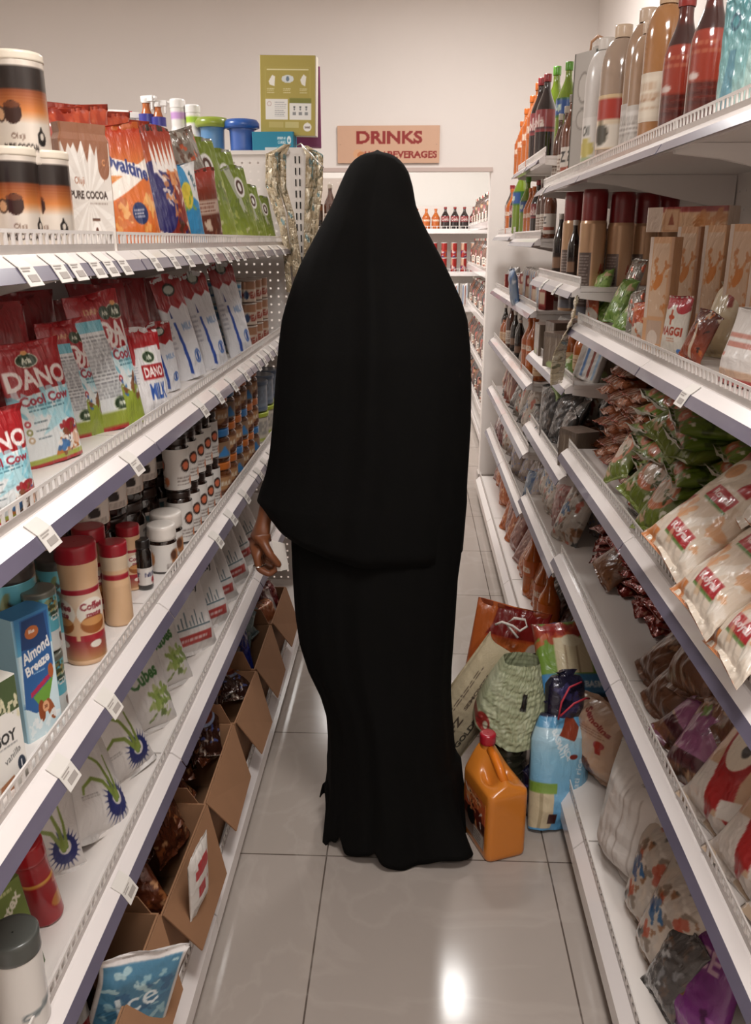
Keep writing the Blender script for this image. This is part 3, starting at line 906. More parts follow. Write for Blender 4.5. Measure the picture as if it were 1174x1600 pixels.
def milkw(seed=1, red=.72):
    c = Cv(60, .16, .28, '#d4d2d4')
    c.rect(0, red, 1, 1, '#9c2426').poly([(0, red), (.2, red - .06), (.4, red), (.6, red - .05), (.8, red), (1, red - .06), (1, red + .02), (0, red + .02)], '#9c2426')
    c.ell(.5, red + .14, .2, .06, '#1e2a1c').ell(.5, red + .14, .16, .04, '#b8bcb0').poly([(.34, .06), (.46, .04), (.34, .56), (.27, .56)], '#2c4a98').poly([(.25, .6), (.31, .6), (.28, .7)], '#2c3a78').rows(.04, .3, .2, .6, 6, '#9a9aa4').text('MILK', .7, .5, .07, '#8aa0c0', wd=.4, ang=0).ell(.75, .2, .14, .07, '#5a78b0').ell(.75, .2, .1, .045, '#d4d2d4').rect(.7, .16, .8, .24, '#3a5898')
    return c
flex('milkw', 'milk_powder_bag', .16, .28, .07, milkw(), '#cfcccc', 'stand', 'film', 31, 1.4)
flex('milkw2', 'milk_powder_bag', .16, .28, .07, milkw(2, .80), '#cfcccc', 'stand', 'film', 37, 1.8)
c = Cv(40, .2, .24, '#8e2024').rows(.2, .2, .8, .6, 10, '#c8b8b4').blobs(5, ['#7a1a1c', '#a83034'], sz=.1)
flex('redbag', 'red_bag', .2, .24, .07, c, '#7a1c20', 'stand', 'film', 33, 1.5)
c = Cv(60, .28, .1, '#7a5a48', 2).rect(0, .05, 1, .62, '#c4b2a0').rect(0, .62, 1, .95, '#a07458').text('PEAK', .3, .34, .3, '#8a2a20').text('PEAK', .6, .34, .3, '#8a2a20').ell(.45, .35, .04, .2, '#3a4a68')
cyl('can', 'milk_can', 'can', .075, .075, c, '#a8998c', .06)
c = Cv(60, .28, .1, '#9ab4c0', 2).rect(0, .1, 1, .9, '#c2ccd0').text('MILK', .3, .5, .35, '#3a6a98').text('MILK', .6, .5, .35, '#3a6a98').rect(0, .75, 1, .9, '#4a86b0')
cyl('can_blue', 'milk_can', 'can', .075, .075, c, '#a8a098', .06)

# ---- drinks cartons, creamers, spreads
c = Cv(60, .09, .2, '#dcd8d0').rect(0, .7, 1, 1, '#4a5a38').blobs(10, ['#5a6a3a', '#d8d0b0', '#3a4428'], 0, .6, 1, .8, .1, 2).ell(.4, .42, .7, .3, '#e2ded8').text('SOY', .42, .50, .1, '#2a2a2a', wd=.7).rows(.1, .40, .9, .44, 1, '#8a8a8a').text('vanilla', .55, .32, .06, '#4a4a4a', bold=False, ang=15, wd=.6).ell(.82, .2, .14, .07, '#2a3444').text('1', .82, .2, .07, '#e0e0e0').poly([(0, 0), (.6, 0), (.5, .14), (0, .1)], '#a06a48')
kind('soy', 'soy_milk_carton', 'carton', (.09, .06, .2), [('carton', carton('soy_milk_carton', .09, .06, .2, c, '#cfcac0', '#cfcac0')), ('cap', lathe('cap', [(.012, .2), (.012, .212), (.001, .212)], '#d8d4cc', 'plastic', 20))])
c = Cv(90, .09, .22, '#c8dce2').grad(.72, '#5aa4c8', 1, '#3c78a8').poly([(0, .30), (.15, .98), (.95, .98), (.95, .55), (.7, .28), (.3, .22)], '#2f5e98').poly([(.1, .75), (.2, .97), (.85, .97), (.9, .72)], '#24406e')
c.ell(.45, .86, .2, .05, '#b86a3c').text('Blue', .45, .87, .03, '#e6dcd4').text('Almond', .5, .71, .09, '#e8e6e4', wd=.82, ang=12).text('Breeze', .5, .60, .08, '#e8e6e4', wd=.72, ang=12)
c.poly([(.2, .40), (.9, .50), (.9, .46), (.2, .36)], '#b02c50').poly([(.25, .36), (.9, .45), (.7, .28), (.45, .24)], '#6a9a3a').rows(.35, .52, .75, .55, 1, '#9ac0dc')
c.ell(.45, .22, .1, .09, '#8a4420', ang=0).ell(.72, .2, .1, .1, '#96502a', ang=20).ell(.85, .5, .08, .06, '#a85a30').ell(.58, .24, .1, .045, '#d8a078').text('30', .58, .24, .03, '#6a3018').blobs(8, ['#dfe8ea', '#e8ecec'], 0, 0, 1, .2, .07, 3)
kind('almond', 'almond_milk_carton', 'carton', (.09, .06, .22), [('carton', carton('almond_milk_carton', .09, .06, .22, c, '#9ac4d6', '#3c78a8'))])
def coco(n=110):
    c = Cv(n, .25, .2, '#68b4c4')
    c.grad(0, '#dcdad4', .34, '#d4d8d6').rect(0, .34, 1, .88, '#5fb0c2').blobs(26, ['#2e3c2a', '#5a6a3c', '#8a8a58', '#3a2a20'], 0, .6, 1, .9, .045, 6, .85)
    for x in (.28, .62, .95):
        c.text('COCO', x, .56, .10, '#e6e4dc', wd=.2).text('REAL', x, .68, .045, '#e0e0d8', wd=.1).ell(x + .04, .22, .06, .12, '#5a3220').ell(x + .04, .30, .058, .04, '#e8e6e0').blobs(4, ['#b09a5c', '#3c4428'], x - .12, .7, x + .12, .85, .03, int(x * 10))
    return c
cyl('coco', 'coconut_milk_tin', 'tin', .08, .2, coco(), '#3a3430', .09)
c = coco(); c.rect(0, .9, 1, 1, '#6a6a60')
kind('coco_stack', 'coconut_milk_tin', 'tin', (.08, .08, .13), [('body', lathe('body', [(.001, 0), (.038, 0), (.04, .003), (.04, .127), (.037, .13), (.001, .13)], c, 'metal_p'))])


def creamer(n=120):
    c = Cv(n, .2, .24, '#d8b08a')
    c.grad(.5, '#d8b89a', .75, '#dcc6b0').rect(0, .70, 1, .745, '#a02030').rect(0, .08, 1, .18, '#b4814e').grad(.05, '#b88a5c', .25, '#8e2a30')
    for x in (.25, .52, .80):
        c.ell(x, .52, .13, .14, '#e4dcd0').ell(x, .40, .11, .09, '#9a5a2c').ell(x, .43, .10, .04, '#c89058').text('Coffee', x, .585, .07, '#8a2430', wd=.2).text('mate', x + .01, .50, .055, '#8a2430', wd=.13).rect(x - .12, .24, x + .12, .30, '#a02430').ell(x, .20, .05, .035, '#e0d8cc')
    return c
def waisted(key, name, cv_, lid, d=.075, h=.2, lidh=.14):
    r = d / 2; bh = h * (1 - lidh)
    pr = [(.001, 0), (r * .96, 0), (r, h * .02), (r, h * .5), (r * .93, h * .58), (r * .93, h * .7), (r * .98, h * .8), (r * .98, bh), (.001, bh)]
    kind(key, name, 'canister', (d, d, h), [('body', lathe('body', pr, cv_, 'plastic')), ('lid', lathe('lid', [(r * .95, bh - .002), (r, bh), (r, h * .985), (r * .95, h), (.001, h * .998)], lid, 'plastic', 36))])
waisted('creamer', 'creamer_canister', creamer(), '#a01c2a')
waisted('creamer_plain', 'creamer_canister', Cv(60, .2, .24, '#d4ae88').rect(0, .66, 1, .74, '#a02030').rect(0, .8, 1, 1, '#d8c0a4').text('Coffee', .8, .45, .08, '#8a2430', wd=.2).ell(.78, .2, .06, .05, '#8a4a2c'), '#a01c2a')
waisted('red_canister', 'red_canister', Cv(70, .25, .24, '#981820').rect(0, .66, 1, .70, '#d8a048').rect(0, .70, 1, .72, '#b87830').text('C', .62, .6, .1, '#d8a88c', bold=False).rect(0, .70, 1, .95, '#a81c26').ell(.6, .3, .1, .1, '#b8783c'), '#a8141e', .08, .2, .2)
def jar(key, name, d, h, glass, lab, lid, lidh=.16, lidr=.9, labz=(.14, .62), words=None, n=60, mat='liquid'):
    r = d / 2; bh = h * (1 - lidh)
    parts = [('jar', lathe('jar', [(.001, 0), (r * .92, 0), (r, h * .04), (r, bh * .86), (r * .86, bh * .95), (r * .84, bh), (.001, bh)], glass, mat, 36)),
             ('lid', lathe('lid', [(r * .86 * lidr, bh - .002), (r * lidr, bh), (r * lidr, h * .98), (r * .93 * lidr, h), (.001, h * .998)], lid, 'plastic', 36))]
    lc = Cv(n, PI * d, h * (labz[1] - labz[0]), lab, 2)
    if words: words(lc)
    parts.append(('label', lathe('label', [(r * 1.01, h * labz[0]), (r * 1.01, h * labz[1])], lc, 'board')))
    kind(key, name, 'jar', (d, d, h), parts)
def w1(c):
    for x in (.2, .55, .9): c.rect(x - .14, 0, x + .10, 1, '#ddd2c8').rect(x - .12, .68, x - .05, .9, '#4a7078').ell(x - .06, .4, .045, .16, '#2a201c').text('choc', x + .05, .8, .09, '#4a3a34').rows(x - .1, .05, x + .08, .18, 2, '#7a6a60').ell(x + .12, .3, .03, .16, '#b87848').poly([(x + .06, 0), (x + .16, .4), (x + .16, 0)], '#c48a5a')
jar('spread', 'chocolate_spread_jar', .085, .13, '#2a1812', '#c2b2a4', '#30201a', words=w1, n=90)
def w2(c):
    for x in (.2, .55, .9): c.rect(x - .12, .05, x + .12, .95, '#d8d2cc').text('NUT', x, .6, .3, '#2a2a50').ell(x + .05, .25, .05, .18, '#9a2c34')
jar('nutri', 'dark_bottle', .055, .15, '#1c1614', '#d0c8c2', '#1c1816', words=w2, lidh=.16, labz=(.1, .45))
def w3(c):
    for x in (.2, .55, .9): c.ell(x + .04, .5, .08, .3, '#b87c4c').ell(x, .6, .05, .2, '#5a3624').rows(x - .1, .1, x + .1, .3, 2, '#5a4a44')
jar('whitelid', 'spread_jar', .08, .12, '#30201a', '#d6d0ca', '#dcd4cc', words=w3, lidh=.3, lidr=1.02, labz=(.05, .62))
def w4(c):
    for x in (.2, .55, .9): c.ell(x, .6, .07, .16, '#2c1c16').ell(x, .6, .05, .1, '#c86a4a').rows(x - .12, .1, x + .1, .35, 3, '#6a5a54').ell(x + .09, .2, .04, .12, '#c87a50')
jar('slim', 'slim_jar', .06, .14, '#2a1a14', '#d2ccc6', '#2a1e1a', words=w4, labz=(.05, .8), lidh=.12, n=70)
def w5(c):
    for x in (.2, .55, .9): c.rect(x - .13, .1, x + .13, .9, '#a87c54').text('nut', x, .55, .3, '#d8cbb8').poly([(x - .05, .05), (x + .1, .5), (x + .12, .05)], '#5a3020')
jar('nut_orange', 'nut_butter_jar', .075, .11, '#6a3c20', '#7a4a2c', '#b8642a', words=w5, lidh=.22, lidr=.98)
def w6(c):
    for x in (.2, .55, .9): c.poly([(x - .1, .1), (x, .8), (x + .1, .1)], '#3a78b0').rows(x - .1, .8, x + .1, .95, 1, '#d8d0c4')
jar('nut_blue', 'nut_butter_jar', .075, .11, '#5a3420', '#8a6a50', '#3a74ac', words=w6, lidh=.22, lidr=.98)
for q, a1, a2 in (('bucket_blue', '#5a6a80', '#7e8a98'), ('bucket_green', '#a4b03c', '#c8bfb0')):
    cyl(q, 'plastic_bucket', 'bucket', .12, .1, Cv(60, .37, .1, a2, 2).rect(0, .1, 1, .2, a1).rows(.1, .3, .9, .8, 4, '#5a5a60'), a1, .14, 'plastic', r0=.84, lidr=1.03)

# ---- sugar
c = Cv(90, .17, .24, '#d2ccc8')
c.text('DANGOTE', .42, .86, .055, '#2a2826', wd=.66, ang=8).text('SUGAR', .5, .74, .07, '#b8482c', wd=.5, ang=8).rows(.2, .77, .8, .81, 1, '#c05a3c')
c.ell(.72, .22, .18, .12, '#262c62')
for k in range(22):
    a = k * 2 * PI / 22; c.poly([(.72 + .14 * math.cos(a - .12), .22 + .1 * math.sin(a - .12)), (.72 + .25 * math.cos(a), .22 + .19 * math.sin(a)), (.72 + .14 * math.cos(a + .12), .22 + .1 * math.sin(a + .12))], '#262c62')
c.ell(.72, .24, .09, .06, '#d2ccc8')
def leaf(pts, w0, colr):
    for k in range(len(pts) - 1):
        for t in np.linspace(0, 1, 10):
            x = pts[k][0] * (1 - t) + pts[k + 1][0] * t; y = pts[k][1] * (1 - t) + pts[k + 1][1] * t
            q = w0 * (1 - (k + t) / len(pts) * .7); c.ell(x, y, q, q * c.asp, colr)
for co, of in (('#4a6a28', 0), ('#7c8c40', .008)):
    leaf([(.70, .22 + of), (.66, .4), (.58, .54), (.44, .62)], .032, co); leaf([(.69, .22 + of), (.56, .38), (.40, .43), (.26, .38), (.24, .33)], .030, co); leaf([(.74, .24 + of), (.74, .44), (.7, .58)], .026, co)
c.rows(.2, .28, .5, .32, 2, '#8a8480')
flex('dangote', 'sugar_bag', .17, .24, .07, c, '#c8c2be', 'pillow', 'matte', 41, 1.3)
c = Cv(80, .17, .24, '#d0cac6')
c.text('FAMILY', .5, .66, .10, '#26282a', wd=.62, ang=14).text('Cubes', .5, .50, .12, '#3c6a34', wd=.5, ang=14).blobs(14, ['#8a9c50', '#a4ac70', '#6a7c40'], .5, .12, .85, .36, .06, 5).rows(.15, .82, .8, .86, 1, '#9a948e').rect(.1, .9, .4, .93, '#a85a54')
flex('family_green', 'sugar_bag', .17, .24, .08, c, '#c8c2be', 'pillow', 'matte', 43, 1.3)
c = Cv(80, .17, .24, '#d2ccc8')
c.text('family', .48, .66, .11, '#2a3430', wd=.6, ang=12).rect(.08, .74, .3, .86, '#a8644c').rows(.3, .8, .7, .83, 1, '#5a5a5a')
for k in range(8): c.rect(.18 + k * .07, .30, .20 + k * .07, .36 + .05 * (k % 3), '#4a6068')
c.rect(.1, .28, .85, .295, '#4a6068').rect(.15, .12, .85, .22, '#a83c38').rows(.2, .14, .8, .2, 1, '#d8c8c4')
flex('family_red', 'sugar_bag', .17, .24, .08, c, '#c8c2be', 'pillow', 'matte', 45, 1.3)
c = Cv(80, .13, .17, '#6a7a34').grad(0, '#3c4c22', .5, '#5c6c2c').text('Sweetex', .5, .70, .13, '#e2dccc', wd=.92, ang=30).ell(.62, .48, .25, .16, '#c87a4a').ell(.58, .52, .15, .09, '#e0b08c').ell(.3, .18, .2, .14, '#a85a34').rows(.3, .9, .9, .96, 1, '#c8c89a').blobs(8, ['#3a5a24', '#2a3c1c'], .5, 0, 1, .3, .1, 3)
kind('sweetex', 'sweetener_box', 'box', (.13, .03, .17), [('box', carton('sweetener_box', .13, .03, .17, c, '#4c5c2a', '#6a7a34'))])
cyl('shaker', 'sweetener_shaker', 'shaker', .05, .1, Cv(50, .15, .1, '#d8d2cc', 2).text('Canderel', .55, .3, .1, '#3a4a50', wd=.3, ang=15), '#4a4c48', .2, 'plastic')

# ---- contents of the cartons on the floor deck
c = Cv(50, .14, .18, '#5a2c1a').blobs(16, ['#8a4a26', '#a8683c', '#3a1a10', '#c89468'], sz=.06, seed=2)
flex('brown_sachet', 'brown_sachet', .14, .18, .03, c, '#6a3a24', 'pillow', 'foil', 51, 2.2)
c = Cv(60, .14, .18, '#3a2018').ell(.5, .6, .34, .22, '#9aa8c8').ell(.5, .6, .28, .17, '#7a4030').ell(.5, .6, .2, .11, '#b06a48').blobs(12, ['#4a5a98', '#8a5a3c', '#c8b8a8'], 0, 0, 1, .4, .05, 5)
flex('bluebrown_sachet', 'blue_and_brown_sachet', .14, .18, .03, c, '#4a2c20', 'pillow', 'foil', 52, 1.8)
c = Cv(50, .14, .18, '#1c2870').blobs(6, ['#2c3c98', '#101848'], sz=.1)
flex('navy_sachet', 'navy_sachet', .14, .18, .03, c, '#1c2460', 'pillow', 'foil', 53, 1.6)
c = Cv(40, .14, .18, '#8aa0a4').blobs(10, ['#b8c8cc', '#5c7478', '#cfd8d8'], sz=.08)
flex('grey_sachet', 'clear_grey_sachet', .14, .18, .03, c, '#8a9a9c', 'pillow', 'foil', 54, 2)
c = Cv(60, .10, .18, '#d8d2cc').rect(.2, .60, .9, .74, '#b02830').rect(.3, .74, .8, .82, '#b02830').rect(.3, .28, .65, .46, '#b02830').text('ii', .8, .4, .06, '#b02830').rows(.1, .1, .9, .2, 2, '#9a948e')
flex('redwhite_sachet', 'red_and_white_sachet', .10, .18, .02, c, '#ccc4bc', 'pillow', 'matte', 55, .8)
c = Cv(80, .16, .24, '#4a7c98').grad(.1, '#6ea4b4', .6, '#3c6c8c').blobs(18, ['#9cc0c8', '#2e5c80', '#b8d2d4'], .1, .1, .9, .9, .08, 6, .8).text('Ice', .5, .6, .2, '#d8e4e8', ang=20, bold=False).rect(0, 0, .05, 1, '#cfcac6').rect(.93, 0, 1, 1, '#cfcac6').rect(0, .93, 1, 1, '#d4cecb')
flex('blue_pouch', 'blue_refill_pouch', .16, .24, .035, c, '#b8b0ac', 'pillow', 'matte', 56, .6)
c = Cv(80, .15, .2, '#b8b4b0').rect(0, .8, 1, 1, '#2c3426').rect(0, .3, 1, .52, '#7a2420').text('DANO', .5, .41, .12, '#d8ccc8', wd=.7, ang=180).ell(.5, .7, .2, .08, '#4a2a24').rows(.1, .55, .9, .62, 2, '#6a6460').rect(0, 0, 1, .3, '#1c1816')
flex('dano_pouch', 'milk_powder_pouch', .15, .2, .03, c, '#5a4c48', 'pillow', 'foil', 57, .8)
c = Cv(40, .14, .1, '#9a5a38').blobs(14, ['#c88a5c', '#7a3c20', '#d8b898'], sz=.07, seed=4).rect(0, .2, 1, .3, '#b89074')
flex('biscuit', 'biscuit_pack', .14, .1, .08, c, '#8a5030', 'brick', 'foil', 58, 1.5)
c = Cv(40, .14, .1, '#6a1c20').poly([(.4, 1), (.6, 1), (.7, 0), (.5, 0)], '#d2ccc8').blobs(10, ['#8a2a2c', '#c8c0bc', '#4a1418', '#b89078'], sz=.07, seed=4)
flex('redpack', 'red_pack', .14, .12, .06, c, '#5a2020', 'brick', 'foil', 59, 1.5)
# ---- right side packs
bottle('soda_green', 'soda_bottle', .085, .30, '#738c1c', '#58922a', ('#3a6a30', rc(.3, .1, .7, .9, '#30508a'), tx('7up', .5, .5, .5, '#c8d8c0')), lab=(.42, .62), neck=.3)
bottle('soda_orange', 'soda_bottle', .075, .24, '#c8661a', '#c0601c', ('#b85a20', tx('Fanta', .5, .5, .5, '#e0d0c0')), lab=(.35, .6), neck=.32)
bottle('soda_cola', 'soda_bottle', .075, .26, '#241614', '#8a1c20', ('#8a3a3c', tx('Cola', .5, .5, .5, '#d8c8c0'), rc(.1, .1, .9, .25, '#4a2a30')), lab=(.35, .6), neck=.32)
bottle('amber_bottle', 'cooking_bottle', .06, .24, '#7a4226', '#8a8078', ('#d2c8be', tx('Z', .5, .7, .35, '#3a3634'), rc(.2, .2, .8, .35, '#9a4a34')), lab=(.08, .42), neck=.35)
bottle('tall_brown', 'tall_brown_bottle', .055, .26, '#5c3422', '#b0a698', ('#cfc4b8', rw(.2, .1, .8, .9, 5, '#6a4a3a')), lab=(.1, .4), neck=.35)
bottle('oil_clear', 'oil_bottle', .11, .32, '#b39a86', '#cfb69c', ('#d0b48c', rc(.25, .55, .75, .95, '#a8382c'), rc(.25, .05, .75, .5, '#ddd2c4'), el(.5, .3, .08, .2, '#4a4438'), rc(.8, .2, .98, .8, '#c8a070')), lab=(.14, .52), neck=.36, n=60, shoulder=.80)
bottle('oil_plain', 'oil_bottle', .10, .32, '#b08e72', '#c8b09a', ('#c4bcb4', rc(.3, .1, .7, .9, '#d8d2cc'), rw(.32, .2, .68, .8, 5, '#8a8078')), lab=(.08, .40), neck=.38, shoulder=.80)
bottle('oil_amber', 'oil_bottle', .10, .32, '#b07a4a', '#c0a080', ('#cfc0ae', rc(.3, .1, .7, .9, '#d8cbb8'), rw(.32, .2, .68, .8, 4, '#a07050')), lab=(.2, .5), neck=.38, shoulder=.82)
bottle('vinegar', 'white_jug', .10, .30, '#cfc8c2', '#d8d0c8', ('#dcd6d0', tx('Oil', .5, .75, .2, '#4a4a44'), el(.5, .35, .1, .2, '#c0b060'), rc(.3, .0, .7, .12, '#5a7a3a')), lab=(.06, .42), neck=.36, shoulder=.80, mat='plastic')
c_ = Cv(80, .3, .3, '#5c241e').rect(0, .38, 1, .72, '#9c3a2a').ell(.5, .42, .06, .025, '#d8c4bc').rect(0, .72, 1, .86, '#3c1a18').rows(.3, .55, .8, .65, 2, '#b86a50')
for k in range(9): c_.rect(0, .05 + k * .035, 1, .065 + k * .035, '#4a1e1c' if k % 2 else '#6e2c24')
bottle('red_drink', 'red_drink_bottle', .10, .34, c_, '#8a2a24', None, neck=.4, shoulder=.75, n=80)
c = Cv(60, .16, .3, '#3f8a92').grad(.0, '#c0ccc0', .35, '#7aa8a8').grad(.35, '#7aa8a8', 1, '#3a7c84').poly([(.1, 0), (.3, .5), (.42, .5), (.4, 0)], '#3a7088', .6).poly([(.6, .1), (.7, .6), (.85, .5), (.8, 0)], '#a8c4bc', .7).ell(.35, .68, .1, .06, '#2a5a6a').ell(.35, .68, .06, .035, '#4c929a').ell(.8, .72, .1, .06, '#2a5a6a')
for k in range(6): c.rect(0, .9 + k * .016, 1, .906 + k * .016, '#2f6c74', .5)
kind('teal_pack', 'teal_bottle_pack', 'pack', (.16, .10, .3), [('pack', bag('teal_bottle_pack', .16, .3, .10, c, c, 'brick', 61, 'film', 1.2))])
c = Cv(40, .12, .26, '#b8b2ac').rect(0, 0, 1, .5, '#b0aaa4').rect(.0, 0, .06, 1, '#4a4a40').rect(.94, 0, 1, 1, '#4a4a40').ell(.5, .74, .26, .12, '#8c8680').ell(.5, .74, .22, .10, '#c2bcb6').ell(.5, .5, .26, .08, '#8c8680').ell(.5, .5, .22, .065, '#bcb6b0').rect(.0, .0, 1, .1, '#b49a88')
K['steel_tin'] = dict(name='square_oil_tin', cat='tin', dims=(.13, .10, .28), parts=[('body', carton('body', .13, .10, .27, c, '#5a5850', '#8a867e', 'metal_p', r=.008)), ('handle', MB().tube([(-.035, 0, .27), (-.03, 0, .295), (.0, 0, .303), (.03, 0, .295), (.035, 0, .27)], .004).mesh('handle', plain('copper_handle', '#b88a68', .4), True)), ('cap', lathe('cap', [(.014, .27), (.014, .283), (.001, .283)], '#b8b0a8', 'plastic', 20))])
c = Cv(110, .2, .3, '#c39a76', 2).rect(0, .03, 1, .22, '#7a7a80').grad(.16, '#8c8a8c', .3, '#c39a76').rect(.42, .12, .60, .66, '#6a5a54').rows(.43, .14, .59, .64, 16, '#b8aca4', .7).text('AIR', .22, .5, .1, '#a03a24', wd=.16).rows(.12, .36, .32, .44, 3, '#b85a34').text('AIR', .78, .5, .1, '#a03a24', wd=.16)
K['spraycan'] = dict(name='spray_can', cat='spray can', dims=(.066, .066, .27), parts=[('can', lathe('can', [(.001, 0), (.032, .0), (.033, .006), (.033, .20), (.029, .212), (.027, .214), (.001, .214)], c, 'metal_p')), ('cap', lathe('cap', [(.031, .205), (.031, .262), (.028, .27), (.001, .27)], '#7c1a1c', 'plastic', 32))])
bottle('sauce', 'sauce_bottle', .05, .20, '#221812', '#cfc4ba', ('#30221c', rc(.3, .2, .7, .8, '#8a6a54')), lab=(.1, .4), neck=.34)
bottle('sauce_white', 'sauce_bottle', .05, .16, '#2a2a38', '#d8d0ca', ('#c0b8b4', rc(.2, .5, .8, .9, '#2c3464'), el(.5, .7, .12, .14, '#c88a50'), rw(.2, .1, .8, .45, 4, '#2c3a78')), lab=(.1, .6), neck=.36)
bottle('sauce_dark', 'sauce_bottle', .055, .22, '#1c1512', '#191513', ('#4a3424', rc(.1, .6, .9, .9, '#8a5a38'), el(.5, .75, .1, .1, '#b89070')), lab=(.3, .7), neck=.36)
bottle('amber_small', 'amber_bottle', .06, .16, '#b4602c', '#2a2220', ('#c8a684', rw(.2, .2, .8, .8, 3, '#6a4030')), lab=(.15, .45), neck=.5)
c = Cv(70, .09, .24, '#c89a74')
c.rect(0, .3, .16, 1, '#cbb7a8').rect(.2, .32, .95, .95, '#c9a98e').blobs(10, ['#c07a44', '#d8c2ac', '#b8703c'], .2, .35, 1, .9, .08, 3, .7).rect(.18, .08, .9, .28, '#b89c88').ell(.55, .62, .25, .05, '#c07840', 1, 40).ell(.5, .12, .25, .08, '#d0beb0')
kind('pasta', 'pasta_pack', 'pack', (.09, .05, .24), [('pack', carton('pasta_pack', .09, .05, .24, c, '#b98a64', '#c9b09a', 'film', r=.006, bulge=.06))])
c = Cv(90, .26, .06, '#cba17c').rect(0, .82, 1, 1, '#8c2c26').rect(.0, 0, .2, 1, '#c9b2a0').rect(.22, .05, .42, .95, '#b4825c').rect(.24, .1, .40, .9, '#c79c78').poly([(.28, .3), (.32, .8), (.36, .3)], '#8a4a30').blobs(10, ['#b8743c', '#d0a070', '#c08048'], .6, .0, 1, .8, .05, 3, .8)
kind('pasta_box', 'pasta_box', 'box', (.26, .07, .06), [('box', carton('pasta_box', .26, .07, .06, c, '#c9b2a0', '#b8583c', 'film'))])
c = Cv(50, .12, .14, '#6c8a3c').grad(.4, '#8aa858', 1, '#5c7a30').blobs(16, ['#a8bc78', '#4c6a28', '#d0ccb0', '#c8a088'], sz=.08, seed=3)
flex('snack_green', 'green_snack_bag', .12, .14, .06, c, '#7a8a5c', 'pillow', 'film', 63, 2)
c = Cv(50, .12, .14, '#8a8278').blobs(14, ['#6a4a3c', '#b8b0a4', '#7a7a5c', '#c85a38'], sz=.08, seed=5)
flex('snack_grey', 'foil_snack_bag', .12, .14, .05, c, '#8a8278', 'pillow', 'foil', 64, 2)
c = Cv(50, .12, .16, '#b8542c').ell(.5, .2, .5, .25, '#c8bcae').blobs(9, ['#d0a078', '#8a2c1c', '#b8683c'], sz=.08, seed=5)
flex('snack_orange', 'orange_snack_bag', .12, .16, .05, c, '#a8603c', 'pillow', 'film', 65, 1.6)
c = Cv(80, .15, .17, '#d0c8bc').rect(0, .84, 1, 1, '#a02c34').ell(.2, .86, .2, .1, '#a02c34').ell(.8, .8, .2, .1, '#a83038').text('MAGGI', .5, .42, .14, '#a43a24', wd=.85).rect(.42, .52, .5, .76, '#b04c2c').ell(.46, .64, .12, .04, '#b04c2c').rows(.4, .24, .8, .32, 2, '#b87050').ell(.9, .1, .1, .05, '#3a6ab0')
flex('maggi', 'seasoning_bag', .15, .17, .05, c, '#c8bcae', 'pillow', 'film', 66, 1.2)
c = Cv(50, .16, .2, '#c2ae8c').grad(0, '#b8a27c', 1, '#cfc0a4').blobs(10, ['#d0c4ac', '#a8946c'], sz=.12, seed=6, al=.5).poly([(.5, 1), (.7, .6), (.8, .62), (.7, 1)], '#8a3a30')
flex('oats', 'pale_grain_bag', .16, .2, .10, c, '#c0b090', 'pillow', 'film', 67, 1.6)
c = Cv(60, .14, .2, '#8a3c24').grad(.0, '#a04828', 1, '#4a2018').blobs(8, ['#c8b8a4', '#b8642c', '#2c1410'], sz=.09, seed=4).poly([(.3, .9), (.5, .5), (.62, .0), (.5, 0), (.4, .5)], '#c8b4a0')
flex('redbrown_pouch', 'brown_spice_pouch', .14, .2, .05, c, '#6a3424', 'pillow', 'film', 68, 1.6)
c = Cv(70, .2, .22, '#d6cec8').rect(0, 0, 1, .10, '#a8403c').rect(.1, .6, .8, .66, '#b87868').rect(.15, .48, .9, .55, '#b87868').rect(.05, .35, .25, .40, '#c08070').poly([(.3, 1), (.5, .78), (.8, 1)], '#b8705c').rect(0, .10, 1, .2, '#c8a890')
flex('redstripe', 'white_flour_bag', .2, .22, .09, c, '#cfc6be', 'stand', 'matte', 69, .9)
c = Cv(40, .10, .035, '#8a4a2c').blobs(14, ['#c8b0a0', '#6a3018', '#b88a68', '#a83a28', '#d8ccc4'], sz=.09, seed=3)
flex('noodle', 'noodle_packet', .10, .14, .035, c, c, 'pillow', 'foil', 71, 2)
c = Cv(40, .1, .14, '#9a5a3a').blobs(16, ['#cfc0b4', '#6a3018', '#b88a68', '#b03a28', '#d8ccc4', '#3a2018'], sz=.07, seed=8)
flex('noodle2', 'noodle_packet', .10, .14, .035, c, c, 'pillow', 'foil', 72, 2)
c = Cv(60, .15, .2, '#5e7420').grad(0, '#6c8228', 1, '#3c4e14').blobs(9, ['#8c9c48', '#34420f', '#76882c'], sz=.09, seed=8).ell(.5, .12, .2, .06, '#b8603c').ell(.5, .12, .1, .03, '#d8c0b0').rect(0, 0, 1, .05, '#b0a898').blobs(6, ['#c8705a', '#d8d0c4', '#b86a44'], .1, 0, .9, .25, .05, 3)
flex('greenpack', 'green_noodle_pack', .15, .2, .05, c, '#5a7428', 'pillow', 'film', 73, 1.5)
c = Cv(60, .15, .2, '#666c30').grad(0, '#748034', 1, '#343c18').ell(.5, .5, .36, .26, '#b86840').ell(.5, .5, .28, .16, '#c8b09c').blobs(12, ['#c8a088', '#3c4c1c', '#d8d0c4'], sz=.06, seed=9)
flex('greenpack2', 'green_noodle_pack', .15, .2, .05, c, c, 'pillow', 'film', 74, 1.8)
